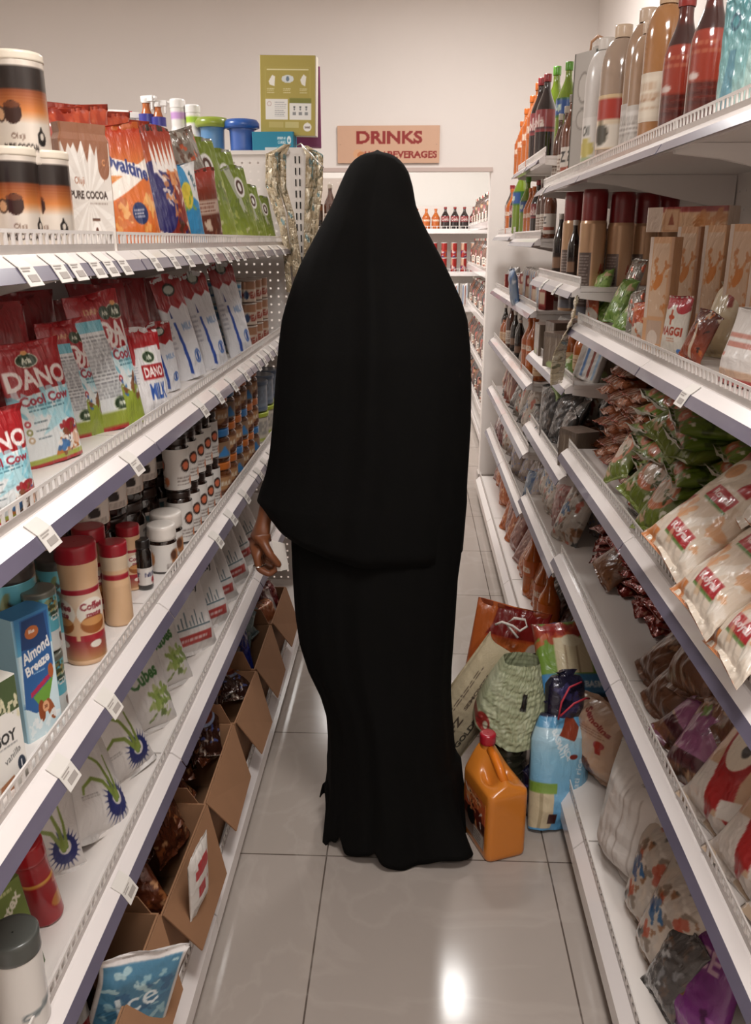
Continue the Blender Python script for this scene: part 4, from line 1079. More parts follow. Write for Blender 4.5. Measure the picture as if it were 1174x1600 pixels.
c = Cv(90, .2, .26, '#cdbca8').grad(0, '#d2c4b4', .6, '#c6b09a').grad(.85, '#c8a890', 1, '#9a3428').rect(.3, .52, .74, .64, '#a42c30').rect(.32, .50, .76, .52, '#5a7a3c').text('Royal', .52, .58, .07, '#d8c8c4', wd=.34).rect(.6, .68, .78, .86, '#a02a2c').rect(.34, .16, .78, .27, '#a42c30').rect(.36, .14, .80, .16, '#5a7a3c').text('Royal', .56, .215, .07, '#d8c8c4', wd=.34).poly([(.02, .3), (.14, .34), (.2, .48), (.06, .46)], '#a02a2c').ell(.25, .78, .2, .13, '#d8c8b4').ell(.25, .78, .12, .08, '#c08a60').rect(0, 0, .25, .12, '#c07a48').blobs(8, ['#dcd2c6', '#c0a080', '#c88a58'], 0, .1, 1, .5, .08, 3, .7)
flex('chips', 'white_pasta_bag', .2, .26, .06, c, '#cdbfae', 'pillow', 'film', 75, 1.3)
c = Cv(50, .1, .12, '#7c2a20').blobs(22, ['#a03028', '#b08468', '#5a2418', '#c8b0a0', '#902428'], sz=.06, seed=4)
flex('redbrown', 'small_red_packet', .10, .12, .03, c, '#7a3424', 'pillow', 'foil', 76, 2.4)
c = Cv(80, .14, .2, '#6a4028').grad(0, '#8a5c3a', .5, '#5a3420').rect(0, .52, 1, .68, '#8e1c20').rect(0, .68, 1, .88, '#b0a8a0').rows(.1, .7, .8, .86, 4, '#5a5450').rect(0, .9, 1, 1, '#8a1c20').blobs(14, ['#7a5030', '#9a6c44', '#4a2c1a'], 0, .05, 1, .5, .04, 4)
flex('loaf', 'bran_pack', .14, .2, .07, c, '#6a4430', 'pillow', 'film', 77, 1.4)
c = Cv(60, .16, .22, '#6c4630').blobs(60, ['#8a5c40', '#4a2c1c', '#a07858', '#5a3826'], sz=.05, seed=12)
flex('flakes', 'brown_pasta_bag', .16, .22, .08, c, '#6a4430', 'pillow', 'film', 78, 1.4)
c = Cv(60, .16, .22, '#7a5038').blobs(40, ['#a07858', '#4a2c1c', '#c0a080'], sz=.06, seed=13).poly([(0, .3), (1, .22), (1, .62), (.4, .66), (0, .56)], '#96587f').text('Pasta', .5, .2, .08, '#d8c8b8', wd=.6).rect(0, .15, 1, .27, '#4a1c24').blobs(5, ['#a8688f', '#7c4468', '#7a9a4a'], .1, .3, 1, .7, .06, 2)
flex('purple_pasta', 'purple_pasta_bag', .16, .22, .08, c, '#7a4a5c', 'pillow', 'film', 79, 1.4)
c = Cv(80, .2, .26, '#c6a284').poly([(0, 0), (0, .35), (.3, .45), (.5, .15), (1, .3), (1, 0)], '#d2c6bc').poly([(.18, .9), (.4, .98), (.62, .7), (.6, .4), (.3, .38), (.2, .6)], '#98201f').ell(.4, .68, .17, .2, '#d2c2ae').ell(.45, .66, .05, .05, '#4a4440').poly([(.3, .42), (.6, .5), (.75, .2), (.55, .22), (.45, .02)], '#a4201f').blobs(10, ['#4a5a3a', '#6a4a30', '#b88a60'], .7, .5, 1, .9, .07, 3).poly([(.55, .3), (.95, .5), (.9, .3), (.6, .18)], '#dcd4cc')
flex('redwhite', 'red_and_white_bag', .2, .26, .09, c, '#c0a890', 'pillow', 'film', 80, 1.2)
c = Cv(80, .2, .3, '#bd9478').grad(0, '#c09c80', 1, '#c8a890').ell(.35, .2, .3, .13, '#6a3418').blobs(8, ['#8a4c28', '#5a2c14'], .15, .1, .6, .3, .06, 3).text('Semolina', .62, .78, .07, '#8a2a24', wd=.6, ang=-30).ell(.72, .53, .08, .05, '#a03028').rect(.68, .42, .76, .5, '#a03028').ell(.2, .6, .1, .07, '#8a3a2c').ell(.2, .6, .05, .04, '#c8a48a').rows(.3, .6, .9, .7, 3, '#a07860')
flex('semolina', 'semolina_bag', .2, .3, .10, c, '#c0a088', 'pillow', 'film', 81, 1.3)
c = Cv(60, .22, .3, '#d4ccc6').rows(.2, .1, .8, .9, 1, '#b8b0aa', .2).rect(.5, .1, .515, .8, '#b0a49c').rect(.7, .1, .715, .8, '#b0a49c').text('12', .62, .88, .03, '#4a4440')
flex('whitesack', 'white_sack', .22, .32, .12, c, '#d0c8c2', 'pillow', 'matte', 82, 1.5)
c = Cv(60, .16, .22, '#c0b4a8').blobs(30, ['#8a5a38', '#d8cec4', '#3a3a38', '#b04a30', '#c8b8a8', '#7a6a5c'], sz=.1, seed=14, al=.8).blobs(4, ['#2c5a88'], .0, .3, .5, .6, .1, 2)
flex('mixed', 'mixed_print_bag', .16, .22, .07, c, c, 'pillow', 'film', 83, 1.6)
c = Cv(70, .2, .26, '#7a2a7c').grad(.0, '#8c3c90', 1, '#5c1c5c').rect(.1, .3, .5, .42, '#8a6a3c').rect(.12, .31, .48, .41, '#3c2a20').text('RICE', .55, .65, .16, '#b898a8', wd=.6).blobs(6, ['#a45ca8', '#4a1448'], sz=.08, seed=4)
flex('purplebag', 'purple_bag', .2, .26, .08, c, '#7a2a7c', 'pillow', 'film', 84, 1.5)
c = Cv(40, .14, .2, '#a85828').blobs(20, ['#c8763c', '#7a3414', '#d0a078'], sz=.06, seed=15)
flex('orange_snack', 'orange_twist_bag', .14, .2, .05, c, '#a06038', 'pillow', 'film', 85, 2)
c = Cv(40, .14, .2, '#54504e').blobs(20, ['#8a8a8c', '#2c2826', '#b8b8b8', '#6a5a50'], sz=.07, seed=16)
flex('foilgrey', 'silver_foil_bag', .14, .2, .05, c, c, 'pillow', 'foil', 86, 2)
c = Cv(40, .14, .2, '#8a7a70').blobs(26, ['#3a5aa0', '#d0ccd0', '#7a80b0', '#b8a8a8'], sz=.05, seed=17)
flex('bluespeck', 'blue_speckled_bag', .14, .2, .05, c, c, 'pillow', 'film', 87, 2)
c = Cv(40, .14, .2, '#a07068').blobs(26, ['#b85a50', '#d0bcb4', '#8a4038'], sz=.05, seed=18)
flex('pinkspeck', 'pink_speckled_bag', .14, .2, .05, c, c, 'pillow', 'film', 88, 2)
c = Cv(40, .14, .2, '#5c6a48').blobs(26, ['#7c8c5c', '#3c4a2c', '#b0b098'], sz=.05, seed=19).rect(0, .7, 1, 1, '#7a6e66').text('PTO', .5, .82, .08, '#cfc6be', wd=.5)
flex('greenbean', 'green_bean_bag', .14, .2, .06, c, c, 'pillow', 'film', 89, 1.6)
c = Cv(40, .14, .2, '#8a5a50').blobs(26, ['#a87060', '#5a3028', '#c8a898'], sz=.05, seed=20)
flex('redbean', 'red_bean_bag', .14, .2, .06, c, c, 'pillow', 'film', 90, 1.6)
c = Cv(40, .1, .12, '#cfc8c2').rect(0, 0, .3, 1, '#a8a09a').rect(.34, .1, .44, .9, '#5a7aa8').rect(.6, .1, .7, .9, '#8a4a40').rect(.82, .1, .9, .9, '#9ab0c8')
flex('whitepack', 'white_packet', .10, .13, .03, c, '#cfc8c2', 'brick', 'film', 91, 1)
c = Cv(30, .08, .1, '#8a2a20').rect(.1, .2, .9, .6, '#c0a890').ell(.5, .8, .2, .12, '#d8c0b0')
kind('teabox', 'small_tea_box', 'box', (.08, .05, .10), [('box', carton('small_tea_box', .08, .05, .10, c, '#7a241c', '#8a3a2c', n=20))])
kind('clearbox', 'clear_plastic_box', 'box', (.12, .1, .12), [('box', carton('clear_plastic_box', .12, .1, .12, Cv(30, .12, .12, '#5c4c40').rect(.1, .1, .9, .85, '#6a5848').rect(.3, .1, .36, .85, '#8a7a6a').rect(.6, .1, .66, .85, '#8a7a6a').ell(.4, .1, .2, .1, '#9aa86c'), '#6a5a4c', '#a08a7c', 'film'))])
c = Cv(30, .1, .12, '#7c8ca0').blobs(14, ['#b8c8d8', '#4a6a9a', '#d8d8d8'], sz=.08, seed=2)
flex('wipes', 'blue_wipes_pack', .10, .16, .04, c, '#3a6aa0', 'pillow', 'film', 92, 1.4)
# hanging sachet strip: one flexible sheet of sachets
c = Cv(28, .06, .62, '#bfae90', 2).blobs(46, ['#8a7c5c', '#d8cab0', '#5a8490', '#a08c68', '#dcd2bc', '#5c5a44'], sz=.2, seed=21, al=.75)
for k in range(1, 8): c.rect(0, k / 8 - .003, 1, k / 8 + .003, '#8a7c64')
strip_cv = c
def strip(name, pts, wd, cv, mat='foil', seed=0, yaw=0.):
    """a ribbon of sachets following pts (x,y,z), width wd across, with pillow thickness"""
    A = cv.get(); nv, nu = A.shape[:2]
    pts = np.array(pts, float)
    seg = np.r_[0, np.cumsum(np.linalg.norm(np.diff(pts, axis=0), axis=1))]
    t = np.linspace(0, seg[-1], nv)
    c3 = np.stack([np.interp(t, seg, pts[:, k]) for k in range(3)], -1)
    k_ = np.hanning(9); k_ /= k_.sum()
    for q in range(3):
        pad = np.r_[np.repeat(c3[0, q], 4), c3[:, q], np.repeat(c3[-1, q], 4)]; c3[:, q] = np.convolve(pad, k_, 'valid')
    tw = yaw + .35 * np.sin(np.linspace(0, 5, nv) + seed)
    ax = np.stack([np.cos(tw), np.sin(tw), 0 * tw], -1); nr = np.stack([-np.sin(tw), np.cos(tw), 0 * tw], -1)
    u = np.linspace(-.5, .5, nu)
    puff = (.006 * np.abs(np.sin(np.linspace(0, 8 * PI, nv))))[:, None] * (1 - (2 * u) ** 2)[None]
    cr = creases(*np.meshgrid(u, np.linspace(0, 6, nv)), seed) * .006
    def sheet(sg): return c3[:, None] + ax[:, None] * (u * wd)[None, :, None] + nr[:, None] * (sg * puff + sg * .0012 + cr)[..., None]
    F = sheet(-1); Bk = sheet(1)[:, ::-1]
    P = np.concatenate([F, Bk], 1)
    return gmesh(name, [(P, np.concatenate([A, A[:, ::-1]], 1), True)], M[mat])


# ================================================================ the person
def ring(cx, cy, z, rx, ry, n=160, folds=0, seed=0, phase=0):
    th = np.arange(n) / n * 2 * PI
    f = 1 + folds * (np.sin(th * 9 + phase + seed) * .5 + np.sin(th * 14 - phase * 1.4 + seed * 2) * .35 + np.sin(th * 23 + seed) * .2)
    return np.stack([cx + rx * np.cos(th) * f, cy + ry * np.sin(th) * f, np.full(n, z) if np.isscalar(z) else z], -1)


def cloth(name, rows, parent, mat, levels=0):
    P = np.stack(rows)
    R, N = P.shape[:2]
    idx = np.arange(R * N).reshape(R, N)
    idx = np.concatenate([idx, idx[:, :1]], 1)
    F = np.stack([idx[:-1, 1:], idx[:-1, :-1], idx[1:, :-1], idx[1:, 1:]], -1).reshape(-1, 4)
    me = bpy.data.meshes.new(name); me.from_pydata(P.reshape(-1, 3).tolist(), [], F.tolist())
    me.materials.append(mat); me.polygons.foreach_set('use_smooth', [True] * len(me.polygons))
    o = obj(name, me, parent)
    md = o.modifiers.new('thick', 'SOLIDIFY'); md.thickness = .003; md.offset = -1
    return o


PY = 2.08
person = thing('person', 'person seen from behind in a floor-length black cloak and head covering, standing in the aisle', 'person', (-.08, PY, 0))


def interp_rows(keys, n):
    z = [k[0] for k in keys]
    zz = np.linspace(z[0], z[-1], n)
    zi = np.array(z[::-1]); out = []
    for q in zz: out.append([q] + [float(np.interp(q, zi, np.array([k[j] for k in keys])[::-1])) for j in range(1, len(keys[0]))])
    return out


def edges(spec, Y):
    o = []
    for y, xl, xr in spec:
        a, b = onY(xl, y, Y), onY(xr, y, Y)
        o.append((float((a[2] + b[2]) / 2), float((a[0] + b[0]) / 2), float((b[0] - a[0]) / 2)))
    return o


# head covering and cape: z, centre x, half width (from the outline), half depth, fold strength
veil_px = [(238, 582, 598), (240, 571, 608), (244, 562, 617), (250, 554, 625), (258, 547, 632), (270, 540, 639), (290, 531, 645), (320, 519, 650), (350, 503, 662), (380, 487, 678), (410, 471, 694), (440, 459, 708), (470, 449, 722), (500, 441, 731), (540, 436, 735), (600, 431, 737), (660, 427, 736), (710, 422, 733), (740, 416, 731), (760, 409, 730), (780, 403, 730)]
E_ = edges(veil_px, PY)
zt = E_[0][0] + .002
dep_k = [(zt, .016), (zt - .006, .045), (zt - .02, .070), (zt - .04, .085), (zt - .09, .098), (zt - .16, .108), (zt - .25, .11), (zt - .34, .125), (zt - .45, .15), (zt - .6, .16), (zt - .85, .175), (.6, .19)]
def dep(z): return float(np.interp(z, [k[0] for k in dep_k][::-1], [k[1] for k in dep_k][::-1]))
rows = []
keys = [(zt + .003, E_[0][1], .001)] + E_
zs = np.r_[np.linspace(keys[0][0], zt - .03, 14), np.linspace(zt - .035, E_[-1][0], 80)]
karr = np.array(keys)[::-1]
for i, z in enumerate(zs):
    cx = np.interp(z, karr[:, 0], karr[:, 1]); hw = np.interp(z, karr[:, 0], karr[:, 2])
    d = min(dep(z), max(hw, .002) * 1.15) if z > zt - .1 else dep(z)
    fo = float(np.interp(z, [.9, 1.2, 1.5, 1.62, 1.8], [.045, .04, .03, .012, 0]))
    n = 200; th = np.arange(n) / n * 2 * PI
    # folds fan out from the crown down the back
    f = fo * (.55 * np.sin(th * 8 + 1.1 + .4 * z) + .3 * np.sin(th * 13 + 2.2 * z) + .25 * np.sin(th * 19 - z)) * np.abs(np.sin(th)) ** .7
    backk = -.02 * np.exp(-((th - 1.5 * PI) / .12) ** 2) * float(np.interp(z, [1.0, 1.45, 1.7], [.2, 1, .1]))
    rr = 1 + f
    rows.append(np.stack([cx + hw * np.cos(th) * (1 + f * .15), PY + d * np.sin(th) * rr + backk, np.full(n, z)], -1))
# lower border of the cape: rises towards the right, the left corner hangs over the hand
n = 200; th = np.arange(n) / n * 2 * PI
last = rows[-1].copy()
for k, t in enumerate((.25, .5, .75, 1.0)):
    r2 = last.copy()
    side = (1 - np.cos(th)) / 2          # 1 on the left
    r2[:, 2] = last[:, 2] - t * (.03 + .10 * (1 - side ** 3))
    r2[:, 0] = last[:, 0] + t * (.016 * np.cos(th)) * np.where(np.cos(th) > 0, -.4, -1.6)
    rows.append(r2)
cape = cloth('head_covering', rows, None, M['black'])
cape.parent = person; cape.location = (.08, -PY, 0)
# the long dress below
sk_px = [(700, 478, 698), (760, 464, 714), (800, 456, 727), (850, 456, 722), (900, 458, 715), (960, 462, 711), (1000, 468, 708), (1040, 481, 705), (1075, 499, 704), (1110, 510, 706), (1150, 513, 709), (1200, 512, 714)]
G = edges(sk_px, PY - .02)
G.append((.22, G[-1][1] + .004, G[-1][2] + .004)); G.append((.10, G[-1][1] + .006, G[-1][2] + .008))
G.append((.004, G[-1][1] + .002, G[-1][2] + .012))
garr = np.array(G)[::-1]
rows = []
for z in np.linspace(G[0][0], .004, 70):
    cx = np.interp(z, garr[:, 0], garr[:, 1]); hw = np.interp(z, garr[:, 0], garr[:, 2])
    d = float(np.interp(z, [0, .2, .5, 1.0], [.205, .165, .135, .12]))
    fo = float(np.interp(z, [0, .3, .7, 1.0], [.10, .07, .04, .02]))
    f = fo * (.5 * np.sin(th * 7 + .8) + .35 * np.sin(th * 12 + 2 + z) + .2 * np.sin(th * 21))
    hem = float(np.interp(z, [0, .16], [1, 0]))
    g_ = lambda c_, w_: np.exp(-((th - c_ * PI) / w_) ** 2)
    zz = z + hem * (.016 * (1 + np.sin(th * 6 + .6)) + .125 * g_(1.04, .36) - .06 * g_(1.0, .12) - .07 * g_(1.155, .07) + .045 * g_(1.24, .07) + .02 * g_(1.42, .05))
    rx = hw * (1 + f * .25 + hem * (.06 * g_(1.0, .14) + .08 * g_(1.155, .07) + .32 * g_(1.77, .22)))
    ry = d * (1 + f * (1 - .5 * hem) + hem * (.30 * g_(1.75, .26) + .06 * g_(1.3, .2)))
    rows.append(np.stack([cx + rx * np.cos(th), PY - .03 + ry * np.sin(th), zz], -1))
sk = cloth('long_dress', rows, None, M['black'])
sk.parent = person; sk.location = (.08, -PY, 0)


def skin(name, nodes, links, mat, parent, sub=2, root=0):
    me = bpy.data.meshes.new(name)
    me.from_pydata([q[0] for q in nodes], links, [])
    o = obj(name, me, parent, mat)
    o.modifiers.new('skin', 'SKIN').use_smooth_shade = True
    for i, q in enumerate(nodes):
        r = q[1] if isinstance(q[1], tuple) else (q[1], q[1])
        me.skin_vertices[0].data[i].radius = r
    me.skin_vertices[0].data[root].use_root = True
    sb = o.modifiers.new('sub', 'SUBSURF'); sb.levels = sub; sb.render_levels = sub
    return o


# body under the cloth; the left arm comes out at the hem of the cape
bx = -.08
N_ = [((0, 0, .95), (.12, .09)), ((0, 0, 1.15), (.11, .085)), ((0, -.01, 1.38), (.12, .085)), ((0, -.01, 1.50), .05), ((0, 0, 1.575), (.065, .075)), ((0, 0, 1.66), (.07, .08)), ((0, .0, 1.725), (.045, .055)),
      ((-.14, 0, 1.40), .045), ((-.22, .0, 1.16), .036), ((-.275, -.03, .97), .026), ((-.292, -.045, .915), (.022, .019)),
      ((.14, 0, 1.40), .045), ((.17, .02, 1.12), .036), ((.12, .09, .95), .026), ((.05, .12, .95), .024),
      ((-.08, 0, .88), .075), ((-.08, -.02, .5), .05), ((-.08, .02, .09), .034), ((-.08, -.01, .035), .03), ((-.085, .14, .028), .026),
      ((.08, 0, .88), .075), ((.08, -.02, .5), .05), ((.08, .02, .09), .034), ((.08, -.01, .035), .03), ((.085, .14, .028), .026)]
L_ = [(0, 1), (1, 2), (2, 3), (3, 4), (4, 5), (5, 6), (2, 7), (7, 8), (8, 9), (9, 10), (2, 11), (11, 12), (12, 13), (13, 14), (0, 15), (15, 16), (16, 17), (17, 18), (18, 19), (0, 20), (20, 21), (21, 22), (22, 23), (23, 24)]
# hand: palm widens below the wrist, four unequal fingers curl back under it, the thumb closes over a white slip
k0 = len(N_)
N_ += [((-.300, -.052, .885), (.030, .017)), ((-.303, -.056, .850), (.037, .017))]
L_ += [(10, k0), (k0, k0 + 1)]
fing = []
for j, (dy, ln) in enumerate(((-.036, .92), (-.013, 1.0), (.010, .95), (.031, .78))):
    b0 = len(N_)
    px, py, pz = -.305, -.056 + dy, .836
    N_ += [((px, py, pz), .0105), ((px + .006 * ln, py + dy * .1, pz - .034 * ln), .0100), ((px + .034 * ln, py + dy * .1, pz - .050 * ln), .0092), ((px + .052 * ln, py, pz - .036 * ln), .0082), ((px + .054 * ln, py, pz - .022 * ln), .007)]
    L_ += [(k0 + 1, b0), (b0, b0 + 1), (b0 + 1, b0 + 2), (b0 + 2, b0 + 3), (b0 + 3, b0 + 4)]
b0 = len(N_)
N_ += [((-.285, -.092, .872), .013), ((-.268, -.106, .848), .0115), ((-.252, -.103, .826), .0095), ((-.244, -.098, .812), .008)]
L_ += [(k0, b0), (b0, b0 + 1), (b0 + 1, b0 + 2), (b0 + 2, b0 + 3)]
body = skin('body', N_, L_, M['skin'], person)
def torus(cx, cy, cz, R, r, axis='x'):
    m = MB(); pts = []
    for k in range(17):
        a = 2 * PI * k / 16
        pts.append((cx + R * math.cos(a), cy, cz + R * math.sin(a)) if axis == 'y' else (cx, cy + R * math.cos(a), cz + R * math.sin(a)) if axis == 'x' else (cx + R * math.cos(a), cy + R * math.sin(a), cz))
    return m.tube(pts, r, 6)
torus(-.302, -.093, .812, .0112, .002, 'z').build('ring', M['silver'], person, True)
torus(-.299, -.069, .806, .0112, .002, 'z').build('ring', M['silver'], person, True)
slip = MB().slab([(-.262, -.112, .888), (-.232, -.098, .875), (-.226, -.085, .800), (-.252, -.098, .800)], (.0012, .0012, 0)).build('held_slip', M['paper'])
slip.location = (-.08, PY, 0)
tag(slip, 'small white paper slip held in the hand of the person in black', 'paper')

# ================================================================ things standing on the floor
# orange oil jerrycan
def jerry():
    L, W = .172, .118
    ns, cor = 26, .018
    ring_, out = [], []
    def rrect(l, w_, r, n=9):
        p = []
        for cx, cy, a0 in ((l / 2 - r, -w_ / 2 + r, -90), (l / 2 - r, w_ / 2 - r, 0), (-l / 2 + r, w_ / 2 - r, 90), (-l / 2 + r, -w_ / 2 + r, 180)):
            for k in range(n): a = math.radians(a0 + 90 * k / (n - 1)); p.append((cx + r * math.cos(a), cy + r * math.sin(a)))
        q = [];
        for i in range(len(p)):
            a, b = p[i], p[(i + 1) % len(p)]
            m = max(1, int(math.dist(a, b) / .008))
            for k in range(m): q.append((a[0] + (b[0] - a[0]) * k / m, a[1] + (b[1] - a[1]) * k / m))
        return np.array(q)
    base = rrect(L, W, cor)
    rows = []
    for z, s_ in [(0, .01), (0, .93), (.004, .975), (.012, 1)] + [(z, 1) for z in np.linspace(.02, .19, 16)] + [(.198, .99), (.205, .97)]:
        rows.append(np.c_[base * s_, np.full(len(base), z)])
    top = rows[-1]
    for t in np.linspace(.08, 1, 16):
        # roof: rises towards the cap (at -x), closes along a ridge
        r = top.copy()
        r[:, 1] *= (1 - t) * .9 + .1 * (1 - t) ** 2
        ridge_x = np.clip(r[:, 0], -L * .40, L * .42)
        r[:, 0] = r[:, 0] * (1 - t) + ridge_x * t
        rise = .075 * (1 - (r[:, 0] / L + .5)) ** .8
        r[:, 2] = .205 + (.01 + rise) * math.sin(t * PI / 2)
        # grip hollow beside the handle
        g = np.exp(-((r[:, 0] - .012) / .034) ** 2) * np.exp(-((abs(r[:, 1]) - .024) / .017) ** 2)
        r[:, 2] -= .040 * g
        rows.append(r)
    P = np.stack(rows)
    c = Cv(4, 1, 1)
    colr = np.broadcast_to(np.array(hx('#cf7c2c')), P.shape)
    return gmesh('jerrycan_body', [(P, colr, True)], M['plastic'])


jc = thing('jerrycan', 'orange plastic oil jerrycan with a red cap standing on the floor by the black cloak', 'jerrycan', (.245, 1.985, 0), (0, 0, math.radians(-69)))
obj('body', jerry(), jc)
# label on the face towards the person
c = Cv(80, .135, .14, '#4a1c10').grad(.0, '#9a8a80', .35, '#6a4a3c').grad(.55, '#a8482a', 1, '#c06a30').ell(.35, .42, .2, .17, '#120e0c').ell(.66, .55, .2, .14, '#5a1c10').blobs(12, ['#c0522c', '#2a120c', '#d89058', '#d8cec4'], .1, .3, .95, .9, .08, 4).text('Devon', .5, .88, .09, '#e0b088', wd=.6).rect(.5, .03, .95, .3, '#b8aca2').rows(.52, .05, .9, .28, 4, '#5a4a44').rect(0, .0, 1, .02, '#c06a30')
A = c.get(); nv, nu = A.shape[:2]
uu, vv = np.meshgrid(np.linspace(-.064, .064, nu), np.linspace(.022, .172, nv))
Pl = np.stack([uu, np.full(uu.shape, -.0596), vv], -1)
Pb = Pl.copy(); Pb[..., 1] = -.0588
obj('label', gmesh('label', [(np.concatenate([Pl, Pb[:, ::-1]], 1), np.concatenate([A, A[:, ::-1]], 1), True)], M['board']), jc)
obj('neck', lathe('neck', [(.019, .262), (.019, .288), (.001, .288)], '#c87a30', 'plastic', 30), jc, loc=(-.056, 0, 0))
obj('cap', lathe('cap', [(.0215, .280), (.0225, .283), (.0225, .306), (.020, .310), (.001, .310)], '#a81c2c', 'plastic', 44, ridge=.012), jc, loc=(-.056, 0, 0))
MB().tube([(-.038, 0, .268), (-.01, 0, .262), (.02, 0, .246), (.052, 0, .224)], [.012, .0125, .0125, .012], 14).build('handle', M['orange_pl'], jc, True)
# ================================================================ left shelves
S1, S2, S3, S4, SB = 1.582, 1.243, .891, .536, .125
R = math.radians


def nth(i): return ORD[i]


# --- top shelf
X1 = -.572
fit('tin', X1 - .02, (-12, 74, 84, 236), S1 + .125, LF - .8, 'large cocoa tin with cream lid, stacked on top of two smaller tins', 'cocoa tins')
fit('tin', X1 - .03, (-2, 46, 231, 357), S1, LF - .5, 'smaller cocoa tin under the large one, next to the purple pack', 'cocoa tins')
fit('tin', X1, (45, 101, 237, 357), S1, LF - .95, 'smaller cocoa tin under the large one, next to the cocoa packet', 'cocoa tins')
place('tin', (-.70, 1.17, S1), LF - .4, 'cocoa tin at the very edge of the photo behind the purple pack', 'cocoa tins')
place('purplebag', (-.575, 1.115, S1), LF - .6, 'purple pack cut off by the left edge on the top shelf', s=(.5, .5, .5))
fit('cocoa_bag', X1 + .02, (98, 164, 194, 357), S1, LF - .75, 'white PURE COCOA packet with a brown drip pattern on the top shelf')
fit('ovaltine', X1, (158, 238, 196, 357), S1, LF - .72, 'orange malt drink pouch beside the white cocoa packet', ry=R(-6), rx=R(-6))
fit('bourn', X1, (212, 288, 200, 357), S1, LF - .7, 'foil malt pouch with red top and large purple oval', ry=R(-7), rx=R(-6))
fit('bluepalm', X1 + .01, (268, 312, 256, 355), S1, LF - .7, 'small blue pouch with a yellow palm print on the top shelf', ry=R(-8))
fit('brownpouch', X1 + .01, (302, 342, 264, 358), S1, LF - .7, 'small dark brown and red pouch beside the green pouches', ry=R(-7))
for i, q in enumerate(((298, 352, 214, 358), (332, 376, 232, 359), (352, 396, 258, 360), (378, 412, 288, 361), (398, 430, 306, 362))):
    fit('greenpouch', X1 + .0 - .06 * (i < 2), q, S1, LF - .75, f'{nth(i)} leaning green pouch with a white round emblem, counting from the brown pouch', 'green pouches on the top shelf', ry=R(-14 + i), rx=R(-4))
fit('snack_grey', X1 - .12, (255, 330, 196, 300), None, LF - .8, 'silver-backed green pouch leaning behind the green pouches', ry=R(-20))
for i, q in enumerate(((78, 150, 168, 300), (112, 160, 165, 300), (140, 195, 172, 300), (160, 232, 182, 300))):
    fit('redpouch', X1 - .13, q, S1, LF - .7, f'{nth(i)} shiny red pouch in the back row above the cocoa and orange pouches', 'red pouches behind the front row', ry=R(-8 + 3 * i))
fit('bluepalm', X1 - .20, (76, 116, 130, 250), S1, LF - .8, 'blue and white pouch standing up behind the red pouches')
# things on top of the end shelf
def onend(key, Y, box, label, rz=0, ztop=None):
    xl, xr, yt, yb = box
    xc = (xl + xr) / 2
    P = onY(xc, yb, Y); T = onY(xc, yt, Y)
    w_, t_, h_ = K[key]['dims']
    a = onY(xl, (yt + yb) / 2, Y)[0]; b_ = onY(xr, (yt + yb) / 2, Y)[0]
    s_ = (b_ - a) / w_
    return place(key, (P[0], Y, 1.936), rz, label, None, s=(s_, s_ if w_ == t_ else 1, (T[2] - 1.936) / h_))
for q, ky, rz_, tt in (((160, 194, 172, 240), 'spray2', 1.9, 'white trigger sprayer with a red nozzle behind the orange pouch'), ((196, 228, 176, 240), 'spray2', -1.2, 'white trigger sprayer standing behind the foil malt pouch'),
                  ((222, 246, 150, 240), 'spray', 1.2, 'orange spray bottle with purple collar, left one of the pair'), ((240, 263, 157, 240), 'spray', 1.6, 'orange spray bottle with purple collar, right one of the pair'),
                  ((269, 296, 155, 240), 'tube_pink', 0, 'white bottle with a pink band beside the orange spray bottles'), ((292, 318, 164, 240), 'tube_green', 0, 'white bottle with a lime green band and green spot')):
    onend(ky, 3.76, q, tt, rz_)
onend('tub_green', 3.74, (308, 360, 185, 238), 'blue plastic tub with an olive green lid on the end shelf')
onend('tub_blue', 3.74, (352, 407, 188, 238), 'blue plastic tub with a darker blue lid on the end shelf')
o = onend('tealbox', 3.70, (398, 462, 208, 236), 'teal cardboard box lying under the tall olive green box')
o = place('olivebox', (-.505, 3.71, 1.936 + .065), R(-3), 'tall olive green box with white information panels on the end shelf', ry=R(1.5), s=(.98, 1.2, .93))
place('magentabox', (-.480, 3.85, 1.936 + .035), R(6), 'magenta box standing behind the olive green box', s=(.9, 1, .98))
place('olivebox', (-.50, 3.84, 1.936), R(5), 'box hidden behind the olive green box, only its pale edge showing', s=(.9, .8, .9), cat='box') if False else None
# sachet strips hung from the slotted post
rs = random.Random(11)
for i in range(9):
    xo = (-.560, -.545, -.530, -.512, -.50, -.405, -.392, -.378, -.362)[i]
    lean_ = rs.uniform(.03, .085) if i < 5 else rs.uniform(-.035, .005)
    zb_ = (1.62, 1.50, 1.40, 1.36, 1.46, 1.30, 1.42, 1.50, 1.58)[i]
    yy = 3.50 - .012 * (i % 3) + (.06 if i > 4 else 0)
    pts = [(-.485 if i < 5 else -.425, yy + .02, 1.95), (xo, yy, 1.915), (xo - .004, yy, 1.80), (xo + lean_ * .5 + rs.uniform(-.006, .006), yy, 1.70), (xo + lean_, yy, zb_)]
    o = obj('sachet_strip', strip('sachet_strip', pts, .024 + .006 * (i % 2), strip_cv, seed=i * 3 + 1, yaw=rs.uniform(-.7, .7)))
    tag(o, f'{nth(i)} strip of beige and blue sachets hanging at the slotted post, counted from the left', 'sachet strip', 'hanging sachet strips')
hk = obj('hook', MB().tube([(-.45, 3.50, 1.945), (-.43, 3.48, 1.95), (-.34, 3.42, 1.86)], .003).mesh('display_hook', M['silver'], True))
hk.name = 'display_hook'; tag(hk, 'thin metal hook poking out above the slotted post', 'hook')

